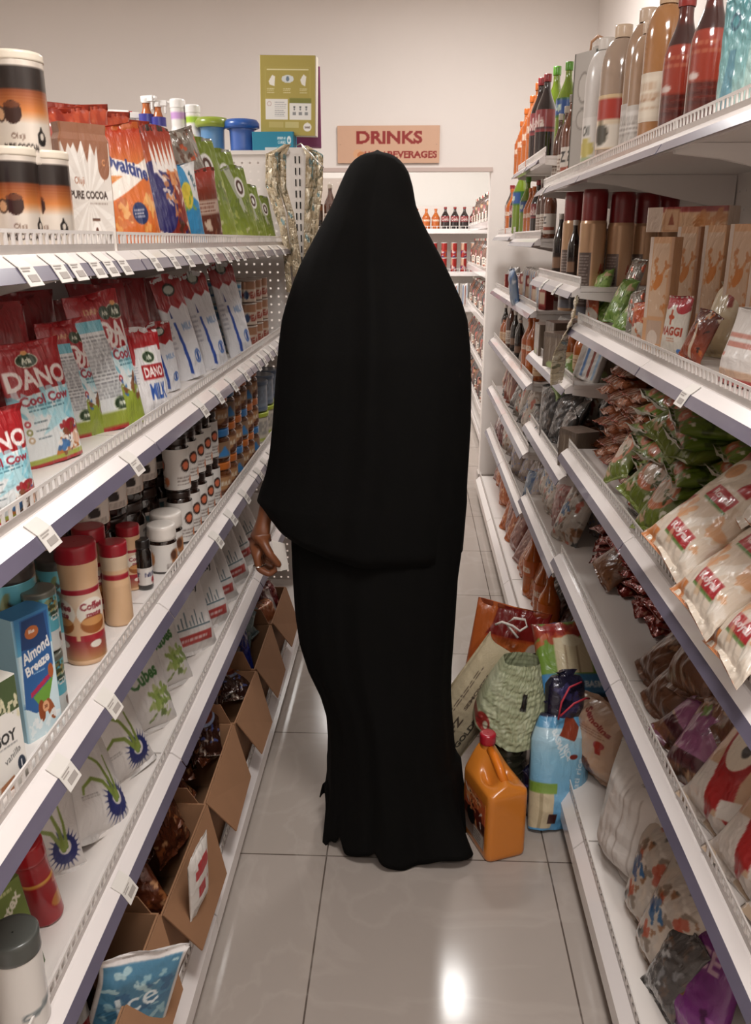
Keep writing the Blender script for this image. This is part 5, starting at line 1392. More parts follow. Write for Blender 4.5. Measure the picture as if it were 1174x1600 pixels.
# --- second shelf: milk powder
X2 = -.558
fit('dano', X2 + .015, (-62, 42, 640, 812), S2, LF - .35, 'red and blue milk powder bag cut off at the left edge of the photo', 'large milk powder bags', rx=R(-4))
fit('dano', X2 - .045, (-14, 132, 528, 752), S2, LF - .42, 'large red, white and pale blue milk powder bag seen almost frontally', 'large milk powder bags', rx=R(-8), ry=R(-2))
fit('dano_side', X2 - .07, (70, 152, 500, 700), S2, LF - .5, 'milk powder bag squeezed between the frontal bag and the tall one, mostly hidden', 'large milk powder bags', rx=R(-8))
fit('dano_side', X2 - .02, (104, 222, 456, 694), S2, LF - .62, 'tall milk powder bag turned to show its back panel of small print', 'large milk powder bags', rx=R(-9), ry=R(-4))
fit('dano_small', X2 + .01, (180, 268, 512, 655), S2, LF - .5, 'small crumpled white milk bag with a red gathered top', rx=R(-6))
fit('milkw', X2 - .04, (232, 276, 500, 640), S2, LF - .6, 'white milk pouch with a red label hidden behind the small crumpled bag', 'white milk powder bags', ry=R(-8))
fit('milkw', X2 - .03, (238, 318, 428, 622), S2, LF - .62, 'white milk bag with a dark red top and a blue stripe, nearest of its row', 'white milk powder bags', ry=R(-10), rx=R(-8))
fit('milkw2', X2 - .01, (284, 352, 424, 606), S2, LF - .65, 'middle white milk bag with a blue stripe, between its two neighbours', 'white milk powder bags', ry=R(-10), rx=R(-7))
fit('milkw2', X2 + .01, (330, 390, 410, 580), S2, LF - .65, 'white milk bag nearest the small cans, with an oval emblem at the top', 'white milk powder bags', ry=R(-9), rx=R(-7))
for i, (xx, yy, hh) in enumerate(((-.72, 1.10, 1.0), (-.74, 1.26, 1.0), (-.70, 1.42, 1.08), (-.72, 1.60, 1.12), (-.72, 1.80, 1.0), (-.70, 1.98, 1.1), (-.70, 2.14, 1.12), (-.69, 2.30, 1.1), (-.70, 2.46, 1.05))):
    place('redbag', (xx, yy, S2), LF - .5, f'{nth(i)} dark red bag in the shadowed back row of the milk shelf', 'red bags in the back row', rx=R(-8), s=(.85, 1, hh))
n_ = 0
for j, yy in enumerate((2.98, 3.10, 3.22)):
    for i in range(3 if j < 2 else 3):
        place('can', (-.575 - .0 * j, yy + .0, S2 + i * .0765), LF - .9, f'tan and red milk can, column {("nearest", "middle", "farthest")[j]} to the camera, {("bottom", "middle", "top")[i]} layer', 'stacked tan milk cans', s=.99)
        place('can_blue' if j < 2 else 'can', (-.665, yy - .02, S2 + i * .0765), LF - .9, f'milk can behind the front cans, {("nearest", "middle", "farthest")[j]} column, {("bottom", "middle", "top")[i]} layer', 'milk cans of the second row', s=.99)
for i in range(3): place('can_blue', (-.60, 2.86, S2 + i * .0765), LF - .9, f'pale blue milk can beside the white milk bags, {("bottom", "middle", "top")[i]} one', 'pale blue milk cans', s=.97)

# --- third shelf: creamers, cartons, spreads
X3 = -.562
fit('soy', X3 + .015, (-40, 36, 1052, 1235), S3, LF - .35, 'white SOY vanilla carton at the left edge of the photo')
fit('almond', X3, (2, 88, 945, 1178), S3, LF - .45, 'blue almond milk carton with almonds, third shelf from the top')
fit('coco', X3 - .05, (-30, 72, 880, 1110), S3, LF - .6, 'large pale blue coconut milk tin with a black lid behind the cartons', 'coconut milk tins')
fit('coco_stack', X3 - .0, (56, 92, 1015, 1145), S3, LF - .65, 'lower of the two small stacked coconut tins beside the blue carton', 'coconut milk tins')
fit('coco_stack', X3 - .0, (44, 84, 918, 1020), S3 + .108, LF - .65, 'upper of the two small stacked coconut tins beside the blue carton', 'coconut milk tins')
fit('coco', X3 - .05, (66, 122, 868, 1080), S3, LF - .7, 'tall pale blue coconut milk tin standing behind the creamer canister', 'coconut milk tins')
for i in range(3): place('coco', (-.74 - .0 * i, 1.10 + .13 * i, S3), LF - .5, f'{nth(i)} coconut milk tin of the dark back row, from the near end', 'coconut milk tins of the back row', s=(1.2, 1.2, 1.05))
fit('creamer', X3 - .01, (96, 156, 846, 1050), S3 + .0, LF - .72, 'coffee creamer canister with a red lid, nearest the coconut tins', 'creamer canisters')
fit('creamer', X3 - .05, (118, 172, 822, 1020), S3, LF - .8, 'coffee creamer canister with a red lid, second behind the nearest one', 'creamer canisters')
fit('creamer_plain', X3 + .0, (155, 208, 846, 1000), S3, LF - .5, 'creamer canister showing its plain peach side', 'creamer canisters')
fit('creamer', X3 - .03, (180, 226, 820, 968), S3, LF - .8, 'coffee creamer canister with a red lid, farthest from the camera', 'creamer canisters')
for i in range(3): place('creamer', (-.73, 1.50 + .11 * i, S3), LF - .5, f'{nth(i)} creamer canister of the dark back row, from the near end', 'creamers of the back row', s=1.05)
fit('nutri', X3 + .0, (210, 240, 842, 945), S3, LF - .7, 'small black-capped bottle nearest the creamer canisters', 'small dark bottles')
fit('nutri', X3 - .03, (228, 250, 826, 910), S3, LF - .7, 'small black-capped bottle behind its twin, beside the white lid', 'small dark bottles')
fit('whitelid', X3 + .01, (236, 272, 818, 908), S3, LF - .7, 'spread jar with a white lid, the smaller and nearer of two', 'white-lidded spread jars')
fit('whitelid', X3 + .0, (234, 288, 799, 880), None, LF - .7, 'spread jar with a broad white lid, the larger and farther of two', 'white-lidded spread jars')
for i in range(5):
    for j in range(2):
        place('spread', (-.655, 1.60 + .112 * i, S3 + .146 * j), LF - .7, f'{("lower", "upper")[j]} dark chocolate spread jar, {nth(i)} column from the near end', 'chocolate spread jars', s=1.1)
for i in range(4):
    for j in range(2):
        place('spread', (-.805, 1.62 + .105 * i, S3 + .132 * j), LF - .7, f'{("lower", "upper")[j]} dark chocolate spread jar of the back row, {nth(i)} column from the near end', 'chocolate spread jars at the back', s=1)
for i in range(5):
    for j in range(2):
        place('slim', (-.562, 1.95 + .078 * i, S3 + .132 * j), LF - .8, f'{("lower", "upper")[j]} slim white-labelled jar, {nth(i)} column from the white-lidded jars', 'slim white-labelled jars', s=(1.05, 1.05, .94))
for i in range(6):
    for j in range(3):
        ky = ('nut_orange', 'nut_blue')[(i + j * 2) % 3 == 2]
        place(ky, (-.565, 2.37 + .096 * i, S3 + .098 * j), LF - .9, f'{("bottom", "middle", "top")[j]} nut butter jar with {("an orange", "a blue")[ky == "nut_blue"]} lid, {nth(i)} column from the slim jars', 'nut butter jars', s=(1.12, 1.12, .88))
for j in range(2):
    for i in range(3):
        place('bucket_green' if j == 0 else 'bucket_blue', (-.585, 3.05 + .14 * i, S3 + .115 * j), LF - .9, f'{("lime green", "blue")[j]} lidded bucket, {nth(i)} of its layer from the near side', 'plastic buckets', s=(1, 1, 1.1))

# --- fourth shelf: sugar
X4 = -.61
fit('red_canister', X4 + .02, (14, 98, 1306, 1500), S4, LF - .5, 'large red canister with a yellow band on the sugar shelf', ry=R(-8))
fit('sweetex', X4 + .03, (-50, 66, 1368, 1560), S4, LF - .5, 'green sweetener box with an orange cup, in front of the red canister', ry=R(-3), rx=R(-8))
fit('shaker', X4 + .07, (4, 56, 1440, 1575), S4, LF - .5, 'white sweetener shaker with a dark cap in front of the green box')
for i, (y_, x_, rx_, ry_, rz_, sc) in enumerate(((1.18, -.62, -30, 8, -.8, .85), (1.36, -.68, -14, -10, -.5, 1.05), (1.30, -.565, -40, 20, -.45, 1.0), (1.47, -.575, -20, -4, -.5, 1.0))):
    place('dangote', (x_, y_, S4), LF + rz_, ('white sugar bag slumped low behind the red canister', 'white sugar bag pushed back in shadow behind the front ones', 'plump sugar bag tipped over towards the camera', 'upright sugar bag with green leaves and a blue burst')[i], 'sugar bags with blue burst', rx=R(rx_), ry=R(ry_), s=(sc, sc, sc))
for i, (y_, x_, ry_) in enumerate(((1.64, -.58, 6), (1.83, -.59, 2))):
    place('family_green', (x_, y_, S4), LF - .55, f'sugar cube bag with a green leaf picture, {("nearer", "farther")[i]} of two', 'sugar cube bags', rx=R(-26), ry=R(ry_), s=1.08)
for i in range(6):
    place('family_red', (-.575 + .01 * (i % 2), 2.03 + .155 * i, S4), LF - .6, f'{nth(i)} white sugar bag with a red stripe, counted from the near end', 'red-striped sugar bags', rx=R(-24), ry=R(5 - 3 * i), s=1.06)
for i in range(9): place(('dangote', 'family_green', 'family_red')[min(2, i // 3)], (-.78, 1.35 + .22 * i, S4), LF - .5, f'{nth(i)} sugar bag standing in the dark back row, from the near end', 'sugar bags at the back', rx=R(-8), s=1.15)

# --- floor deck: open cartons
def open_box(y0, y1, h, label, x0=-.474, x1=-.82, flap=.11, lean=.0, back=True, twist=0, zb=SB):
    """open cardboard carton with its front flap folded down over the rail"""
    L = y1 - y0; D = x0 - x1; t = .004
    r = thing('cardboard_box', label, 'cardboard box', (x0, y0, zb), (0, 0, PI / 2 + twist), 'open cardboard boxes on the floor deck')
    MB().box(0, L, 0, t, 0, h).build('front_panel', M['card'], r)
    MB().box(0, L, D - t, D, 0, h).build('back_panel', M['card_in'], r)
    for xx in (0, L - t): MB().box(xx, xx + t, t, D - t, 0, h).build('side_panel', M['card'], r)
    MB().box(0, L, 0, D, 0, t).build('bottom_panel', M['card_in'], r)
    f = flap
    MB().slab([(0.004, -.001, h), (L - .004, -.001, h), (L - .07, -.055 - lean, h - f * .8), (.05, -.058 - lean, h - f * .76)], (0, -.003, .001)).build('flap', M['card'], r)
    MB().slab([(-.002, .01, h), (-.002, D * .8, h), (-.03, D * .75, h + f * .45), (-.03, .03, h + f * .45)], (-.003, 0, 0)).build('flap', M['card'], r)
    return r
bxs = [(.80, 1.30, .235), (1.31, 1.66, .215), (1.67, 2.02, .205), (2.03, 2.33, .20), (2.34, 2.66, .20), (2.67, 3.0, .20)]
for i, (a, b_, h_) in enumerate(bxs):
    open_box(a, b_, h_ + .0, f'open brown cardboard box, {nth(i)} from the camera on the left floor deck', flap=(.14, .17, .15, .17, .17, .15)[i], twist=(0, -.02, .015, -.02, .01, 0)[i])
def fillbox(i, keys, n, labels, zt=.15, seed=0, s=1.0):
    a, b_, h_ = bxs[i]; r = random.Random(seed)
    for k in range(n):
        ky = keys[k % len(keys)]
        x = -.515 - .16 * ((k * .37 + .1) % 1); y = a + .06 + (b_ - a - .12) * ((k * .618) % 1)
        place(ky, (x, y, SB + zt + .012 * (k % 4)), LF - r.uniform(-.4, 1.2), f'{labels}, {nth(k)} piece', f'contents of the {nth(i)} cardboard box', rx=R(r.uniform(-60, -15)), ry=R(r.uniform(-25, 25)), s=s)
place('dano_pouch', (-.545, 1.02, SB + .12), LF - .5, 'dark milk powder pouch standing upside down in the nearest cardboard box', rx=R(-14))
place('dano_pouch', (-.58, 1.12, SB + .12), LF - .4, 'dark milk powder pouch leaning behind its twin in the nearest box', rx=R(-16))
place('blue_pouch', (-.505, 1.12, SB + .10), LF - 1.0, 'pale blue refill pouch with a white edge leaning out of the nearest box', rx=R(10), ry=R(14))
place('brown_sachet', (-.49, .93, SB + .13), LF - .3, 'brown sachet in front of the blue pouch in the nearest box', rx=R(-30))
fillbox(0, ['brown_sachet', 'redwhite_sachet'], 5, 'sachet lying at the bottom of the nearest cardboard box', .03, 1)
place('redwhite_sachet', (-.430, 1.42, SB + .14), LF - .2, 'red and white sachet hanging over the front of the second cardboard box', rx=R(6), ry=R(-8), s=(.95, 1, 1))
fillbox(1, ['brown_sachet'], 10, 'crumpled brown foil sachet in the second cardboard box', .14, 2)
fillbox(2, ['brown_sachet', 'bluebrown_sachet'], 12, 'brown and silver sachet heaped in the third cardboard box', .14, 3)
fillbox(3, ['bluebrown_sachet'], 10, 'blue and brown foil sachet in the fourth cardboard box', .14, 4)
fillbox(4, ['navy_sachet', 'grey_sachet'], 8, 'navy or clear sachet in the fifth cardboard box', .13, 5)
for i in range(6):
    place('biscuit' if i < 3 else 'redpack', (-.52 - .09 * (i % 3), 2.74 + .12 * (i // 3), SB + .14), LF - .4, f'{nth(i % 3)} {("copper-coloured biscuit pack", "red and white pack")[i // 3]} from the front in the farthest box', 'packs in the farthest box', rx=R(-20))
MB_ = None

# ================================================================ right shelves
T1, T2, T3, T4 = 1.796, 1.356, .956, .591
def RR(a): return RF + a
# --- top shelf, near bays
X = .585
fit('teal_pack', X, (1128, 1250, -60, 150), T1, RR(.35), 'teal shrink-wrapped bottle pack at the right edge of the top shelf')
fit('red_drink', X, (1074, 1142, -40, 170), T1, RR(.5), 'tall red bottle with a ribbed foot beside the teal pack', 'tall red bottles')
fit('red_drink', X + .0, (1040, 1088, -10, 186), T1, RR(.5), 'tall red bottle partly hidden behind its neighbour', 'tall red bottles')
fit('oil_amber', X, (1010, 1062, -16, 198), T1, RR(.5), 'tall oil bottle with a pale label, next to the red bottles', 'large oil bottles')
fit('oil_plain', X + .0, (988, 1030, 34, 210), T1, RR(.5), 'narrow clear bottle with a white label between larger bottles', 'large oil bottles')
fit('oil_plain', X + .03, (970, 1038, 14, 206), T1, RR(.5), 'large clear bottle with a beige cap rising above its neighbours', 'large oil bottles')
fit('oil_clear', X, (944, 990, 40, 224), T1, RR(.5), 'oil bottle with a red and cream label, third from the square tin', 'large oil bottles')
fit('oil_clear', X + .01, (930, 968, 62, 236), T1, RR(.5), 'oil bottle with a cream label, second from the square tin', 'large oil bottles')
fit('vinegar', X - .01, (924, 958, 60, 242), T1, RR(.5), 'white plastic jug right beside the square metal tin')
fit('steel_tin', X + .02, (900, 950, 74, 250), T1, RR(.55), 'square metal oil tin with a copper handle on the top shelf')
for i, q in enumerate(((893, 910, 150, 252), (884, 900, 148, 258), (876, 890, 166, 264), (868, 880, 178, 268))):
    fit('amber_bottle' if i < 2 else 'tall_brown', X - .01, q, T1, RR(.5), f'{nth(i)} amber bottle from the square tin towards the back', 'amber bottles on the top shelf')
for i in range(8):
    place(('oil_plain', 'oil_amber')[i % 2], (.74 + .05 * (i % 2), 1.35 + .16 * i, T1), RR(.4), f'{nth(i)} oil bottle of the second row, from the near end', 'oil bottles of the second row', s=(.95, .95, .8))
# far bay with sodas
TC = 1.916
for i, q in enumerate(((864, 908, 97, 228), (850, 884, 104, 234))):
    fit('soda_green', .60 + .02 * i, q, TC, RR(.4), f'{("larger, nearer", "smaller, farther")[i]} green soda bottle with a green cap on the high shelf', 'green soda bottles')
place('soda_green', (.75, 3.72, TC), RR(.4), 'green soda bottle behind the front pair, beside the square tin', 'green soda bottles')
place('soda_cola', (.72, 3.86, TC), RR(.4), 'cola bottle with a red cap behind the green bottles', 'cola bottles')
for i, q in enumerate(((840, 866, 116, 238), (832, 856, 122, 242))):
    fit('soda_cola', .56, q, TC, RR(.3), f'{("nearer", "farther")[i]} dark cola bottle between the green and orange sodas', 'cola bottles')
for i, q in enumerate(((830, 850, 130, 240), (822, 840, 150, 246), (812, 832, 170, 252), (808, 822, 190, 254))):
    fit('soda_orange', .56, q, TC, RR(.3), f'{nth(i)} orange soda bottle after the cola, going back', 'orange soda bottles')
# --- second shelf, near bays
X = .575
for i, q in enumerate(((902, 947, 296, 440), (944, 990, 300, 436), (988, 1020, 302, 430), (1020, 1050, 304, 425))):
    fit('spraycan', X + .085 * i, q, T2, RR(.75), f'{nth(i)} spray can with a red cap, from the aisle inwards', 'red-capped spray cans')
fit('spraycan', X - .0, (884, 908, 300, 425), T2, RR(.7), 'spray can with a red cap half hidden beside the first one', 'red-capped spray cans')
fit('pasta_box', .68, (1018, 1150, 322, 362), None, RR(.75), 'red and beige pasta box lying across the upright pasta packs')
for i, (xx, q) in enumerate(((.575, (1006, 1062, 374, 580)), (.66, (1054, 1094, 358, 500)), (.70, (1096, 1136, 356, 500)), (.70, (1136, 1178, 354, 510)), (.70, (1178, 1215, 354, 510)))):
    fit('pasta', xx, q, T2, RR(.6), f'{nth(i)} upright orange and beige pasta pack, from the spray cans to the right', 'upright pasta packs')
for i, q in enumerate(((920, 962, 418, 478), (946, 996, 436, 505), (958, 1008, 462, 530), (930, 975, 450, 505))):
    fit('snack_green', .585, q, None, RR(.5), f'{nth(i)} green snack bag lying on the shelf edge, from the back', 'green snack bags', rx=R(-30), ry=R(20 * (i - 1)))
fit('snack_grey', .64, (970, 1010, 405, 470), None, RR(.5), 'grey foil snack bag below the spray cans', rx=R(-20))
fit('snack_grey', .60, (976, 1010, 450, 520), None, RR(.5), 'creased foil bag between the green snack bag and the orange one', rx=R(-20), ry=R(-20))
fit('snack_orange', .575, (984, 1020, 470, 545), T2, RR(.5), 'orange snack bag beside the front pasta pack', rx=R(-10), ry=R(-10))
fit('snack_orange', .57, (914, 938, 452, 500), T2, RR(.5), 'small orange snack bag at the end of the near shelf')
fit('maggi', .575, (1028, 1086, 462, 560), T2, RR(.35), 'white seasoning bag with red top in front of the pasta packs', rx=R(-6))
fit('redbrown_pouch', .575, (1062, 1128, 480, 590), T2, RR(.4), 'dark brown and red spice pouch leaning beside the white seasoning bag', rx=R(-14), ry=R(14))
fit('oats', .66, (1084, 1190, 440, 545), T2, RR(.4), 'pale beige bag of grain behind the brown pouch', rx=R(-20))
fit('oats', .74, (1150, 1230, 400, 520), T2, RR(.4), 'pale beige bag at the right edge behind the other one', rx=R(-10))
fit('redstripe', .585, (1120, 1240, 480, 630), T2, RR(.2), 'white flour bag with red stripes at the right edge', rx=R(-8))
# --- third shelf, near bays: noodle packets, green packs, white bags
r = random.Random(3)
for i in range(5):
    yy = 2.56 - .105 * i
    for j in range(9 - i // 2):
        place('noodle' if (i + j) % 2 else 'noodle2', (.575 + .012 * (j % 3), yy + r.uniform(-.01, .01), T3 + .018 + .032 * j), RR(r.uniform(-.2, .3)), f'noodle packet in pile {nth(i)} from the back, layer {nth(j)} from the shelf', 'brown noodle packets', rx=R(-88 + r.uniform(-8, 8)))
for i in range(5):
    yy = 2.12 - .145 * i
    for j in range((7, 7, 7, 6, 6)[i]):
        place('greenpack' if r.random() < .7 else 'greenpack2', (.565 + .05 * (i > 2) + .02 * r.random(), yy + r.uniform(-.012, .012), T3 + .022 + .042 * j), RR(r.uniform(-.25, .25)), f'green noodle pack in pile {nth(i)} from the back, layer {nth(j)} from the shelf', 'stacked green packs', rx=R(-84 + r.uniform(-11, 9)), ry=R(r.uniform(-9, 9)))
for i, (x_, y_, z_) in enumerate(((.535, 2.16, 1.0), (.53, 1.96, 1.0), (.53, 1.80, .985), (.56, 1.90, 1.16))):
    place('greenpack2', (x_, y_, z_), RR(.3), f'{nth(i)} crumpled green and orange pack slipping off the green pile', 'loose green packs', rx=R(-40), ry=R((-25, 20, -10, 30)[i]), s=.9)
k_ = 0
for j in range(4):
    for i in range(4 if j < 3 else 3):
        k_ += 1
        place('chips', (.535 + .012 * j + .02 * r.random(), 1.60 - .175 * i - .03 * j, T3 + .03 + .05 * j), RR(r.uniform(-.3, .3)), f'white pasta bag, {nth(i)} towards the camera, layer {nth(j)} from the shelf', 'white pasta bags', rx=R(-74 + r.uniform(-6, 8)), ry=R(r.uniform(-8, 8)), s=(1.05, 1.1, 1.05))
for i, (y_, z_) in enumerate(((1.52, 1.03), (1.34, 1.0), (1.18, .99))):
    place('chips', (.478, y_, z_), RR(.1 - .1 * i), f'{nth(i)} white pasta bag drooping over the rail, towards the camera', 'white pasta bags', rx=R(-48), ry=R(8 - 8 * i))
fit('snack_grey', .56, (975, 1035, 800, 900), T3, RR(.2), 'dark clear bag between the green packs and the white bags', rx=R(-20))
place('oats', (.60, 1.30, 1.19), RR(.2), 'pale crumpled bag lying on the white pasta bags near the right edge', rx=R(-70))
# --- fourth shelf, near bays
for i in range(7):
    yy = 2.60 - .125 * i
    for j in range(5):
        for k in range(2):
            place('redbrown', (.60 + .012 * i + .10 * k + .012 * (j % 2), yy + r.uniform(-.02, .02), T4 + .018 + .026 * j), RR(r.uniform(-.5, .5)), f'small red-brown packet, column {nth(i)} from the back, {("front", "rear")[k]} row, layer {nth(j)}', 'small red-brown packets', rx=R(-84 + r.uniform(-12, 12)), ry=R(r.uniform(-12, 12)))
fit('loaf', .58, (932, 1018, 894, 1024), T4, RR(.3), 'clear pack of brown bran with a red band on the low right shelf', rx=R(-40), ry=R(28), lim=(.9, 1.6))
for i, (x_, y_, z_, q) in enumerate(((.575, 1.80, 0, 15), (.63, 1.70, .06, -20), (.555, 1.66, 0, 10), (.66, 1.54, .09, -10), (.60, 1.48, .05, 20), (.68, 1.36, .10, 0), (.70, 1.84, .04, 0), (.58, 1.60, .10, -14), (.60, 1.36, .09, 18))):
    place('flakes', (x_, y_, T4 + z_), RR(.2), f'{nth(i)} brown pasta bag heaped on the low shelf, from the back', 'brown pasta bags', rx=R(-40), ry=R(q), s=1.15)
for i, (x_, y_) in enumerate(((.545, 1.53), (.535, 1.42))):
    place('purple_pasta', (x_, y_, T4 + .0), RR(.3), f'{("farther", "nearer")[i]} purple-labelled pasta bag on the low right shelf', 'purple-labelled bags', rx=R(-42), ry=R(16 - 30 * i), s=1.0)
for i, (x_, y_) in enumerate(((.545, 1.29), (.545, 1.14), (.56, 1.0))):
    place('redwhite', (x_, y_, T4), RR(.25), f'{nth(i)} red and white bag on the low right shelf, towards the camera', 'red and white bags', rx=R(-26), ry=R(10), s=1.0)
for i in range(4): place('flakes', (.79, 2.0 - .24 * i, T4), RR(0), f'{nth(i)} brown pasta bag of the back row, from the far end', 'brown pasta bags at the back', rx=R(-8), s=1.1)
# --- base deck, near bays
fit('semolina', .545, (888, 992, 1076, 1290), SB, RR(.5), 'beige semolina bag with a bowl picture on the floor deck', rx=R(-8), ry=R(-6))
place('whitesack', (.545, 1.71, SB), RR(.45), 'plain white sack standing on the right floor deck', 'white sacks', rx=R(-8), s=(1.12, 1.2, .98))
place('whitesack', (.56, 1.64, SB + .18), RR(.3), 'white sack lying folded over the standing one', 'white sacks', rx=R(-58), ry=R(10), s=(.9, .9, .6))
for i, (x_, y_, q) in enumerate(((.535, 1.54, -8), (.59, 1.44, 10), (.53, 1.43, 4), (.68, 1.36, 0))):
    place('mixed', (x_, y_, SB), RR(.25), f'{nth(i)} bag with a mixed brown print on the floor deck, towards the camera', 'mixed print bags', rx=R(-16), ry=R(q), s=1.15)
place('purplebag', (.55, 1.27, SB), RR(.3), 'bright purple rice bag at the bottom right corner', rx=R(-28), ry=R(-20), s=.95)
place('foilgrey', (.515, 1.35, SB), RR(.2), 'grey foil bag between the print bags and the purple bag', rx=R(-20), s=.9)
place('whitesack', (.70, 1.10, SB), RR(.1), 'white sack behind the purple bag', 'white sacks', rx=R(-10))
for i in range(4): place('whitesack', (.75, 2.05 - .28 * i, SB), RR(0), f'{nth(i)} white sack in the back row of the floor deck', 'white sacks at the back', rx=R(-8), s=(1, 1.2, .9))

# --- third bay (sauces)
U1, U2, U3, U4, U5 = 1.796, 1.461, 1.161, .861, .531
for i, q in enumerate(((866, 884, 334, 412), (878, 896, 368, 418), (890, 904, 344, 420), (884, 906, 312, 400), (872, 884, 360, 410))):
    fit(('sauce', 'sauce_white', 'sauce', 'sauce_dark', 'amber_small')[i], .56 + .05 * (i > 2), q, U2, RR(.4), f'{nth(i)} sauce bottle on the middle bay, from the back towards the spray cans' if i else 'dark sauce bottle with a pale neck on the middle bay', 'sauce bottles')
for i in range(3): place('sauce_dark', (.66, 3.18 + .14 * i, U2), RR(.3), f'{nth(i)} dark bottle in the second row behind the sauces', 'dark bottles of the second row', s=(1.2, 1.2, 1.15))
ADJ = dict(clearbox='clear plastic tub', amber_small='amber jar', whitepack='white packet', snack_green='green snack bag', snack_grey='foil snack bag', snack_orange='orange snack bag', teabox='red tea box', sauce='dark sauce bottle', sauce_white='blue-labelled bottle', foilgrey='silver foil bag', bluespeck='blue speckled bag', pinkspeck='pink speckled bag', orange_snack='orange twist bag', greenbean='green bean bag', redbean='red bean bag', soda_orange='orange bottle', noodle2='noodle packet', biscuit='copper biscuit pack', redpack='red pack', mixed='printed bag', wipes='blue pack', soda_cola='cola bottle', tall_brown='brown bottle', can='tan can', redbrown_pouch='brown pouch', soda_green='green bottle', amber_bottle='tall amber bottle', redbrown='small red packet')
rm = random.Random(5)
def mixrow(y0, y1, z, keys, where, x=.56, sc=1.0, step=.10, back=True):
    """a row of loose goods on one shelf, plus a second row behind it"""
    n = int((y1 - y0) / step)
    for k in range(n):
        ky = keys[int(rm.random() * len(keys))]
        bagk = ky not in ('clearbox', 'teabox', 'can') and K[ky]['dims'][0] != K[ky]['dims'][1]
        place(ky, (x + rm.uniform(-.012, .02), y0 + (k + .5) * step + rm.uniform(-.015, .015), z), RR(rm.uniform(-.1, .6)), f'{ADJ[ky]} {where}, {nth(min(k, 19))} from the near side', 'goods ' + where, rx=R(rm.uniform(-28, -6)) if bagk else 0, ry=R(rm.uniform(-12, 12)) if bagk else 0, s=(sc, sc, sc * rm.uniform(.9, 1.1)))
    if back:
        for k in range(int((y1 - y0) / .15)):
            ky = keys[int(rm.random() * len(keys))]
            place(ky, (x + .14, y0 + (k + .5) * .15, z), RR(rm.uniform(-.2, .4)), f'{ADJ[ky]} {where}, {nth(min(k, 19))} of the rear row', 'rear goods ' + where, s=(sc * 1.1, sc * 1.1, sc * 1.12))
mixrow(2.74, 3.58, U3, ['amber_small', 'clearbox', 'amber_small', 'whitepack', 'snack_grey', 'teabox'], 'on the third bay below the sauces', sc=1.1)
o = obj('sachet_strip', strip('sachet_strip', [(.50, 2.66, 1.44), (.495, 2.67, 1.38), (.47, 2.72, 1.26), (.465, 2.72, 1.16)], .07, strip_cv, seed=7, yaw=1.1))
tag(o, 'strip of picture sachets hanging off the right shelf by the sauces', 'sachet strip')
for i in range(5):
    for j in range(3): place('noodle2', (.60, 2.80 + .15 * i, U4 + .02 + .034 * j), RR(.1), f'noodle packet on the middle bay, {nth(i)} pile, {nth(j)} layer', 'noodle packets of the middle bay', rx=R(-86))
place('snack_green', (.50, 2.98, U3 - .05), RR(.2), 'green and red bag hanging off the shelf edge in the middle bay', ry=R(50), rx=R(-20))
place('clearbox', (.57, 2.82, U4), RR(.4), 'clear plastic box with a green tag on the middle bay shelf', s=(.9, .9, 1.1))
mixrow(2.90, 3.58, U4, ['foilgrey', 'snack_grey', 'whitepack', 'foilgrey', 'mixed'], 'on the fourth level of the middle bay', x=.55, sc=1.0)
mixrow(2.95, 3.58, U5, ['pinkspeck', 'mixed', 'bluespeck', 'redbean'], 'on the low shelf of the middle bay', x=.57, sc=.95)
mixrow(2.80, 3.58, SB, ['orange_snack', 'foilgrey', 'soda_orange', 'greenbean'], 'at the bottom of the middle bay', x=.53, sc=1.15)
for i, (ky, yy, lb) in enumerate((('greenbean', 2.56, 'bag of green beans on the floor deck behind the blue rice bag'), ('redbean', 2.44, 'bag of reddish beans on the floor deck next to the green beans'), ('foilgrey', 2.72, 'grey foil bag on the floor deck farther back'))):
    place(ky, (.56, yy, SB), RR(.4), lb, rx=R(-22), s=1.15)
# --- fourth and fifth bays (far)
V = [1.606, 1.321, 1.021, .721, .451]
for i in range(7): place(('soda_green', 'soda_orange', 'soda_orange', 'soda_cola', 'tall_brown', 'tall_brown', 'amber_bottle')[6 - i], (.56, 3.68 + .125 * i, V[0]), RR(.4), f'{nth(i)} bottle on the far bay under the orange sodas, from the near end', 'bottles under the orange sodas', s=(.85, .85, .95))
for i in range(10): place('whitepack' if i % 3 else 'teabox', (.565, 3.68 + .078 * i, V[1]), RR(.3), f'{nth(i)} small white packet standing in the far bay, from the near end', 'small white packets', s=(.8, .8, 1.2))
for j in range(2):
    for i in range(6): place('teabox', (.72, 3.72 + .12 * i, V[1] + .105 * j), RR(.3), f'{("lower", "upper")[j]} red tea box, {nth(i)} from the near end', 'red tea boxes')
o = place('wipes', (.50, 4.20, V[1] - .04), RR(.2), 'blue wipes pack hanging over the edge of the far bay', rx=R(8), s=(.8, 1, 1.2))
mixrow(3.64, 4.48, V[2], ['amber_small', 'soda_orange', 'sauce', 'snack_orange'], 'in the middle of the far bay', sc=1.0)
mixrow(3.64, 4.48, V[3], ['foilgrey', 'foilgrey', 'snack_grey', 'mixed'], 'on the fourth level of the far bay')
mixrow(3.64, 4.48, V[4], ['bluespeck', 'pinkspeck', 'bluespeck', 'wipes'], 'on the lowest shelf of the far bay', sc=.95)
mixrow(3.64, 4.48, SB, ['orange_snack', 'orange_snack', 'redbean'], 'on the deck of the far bay', x=.53, sc=1.1)
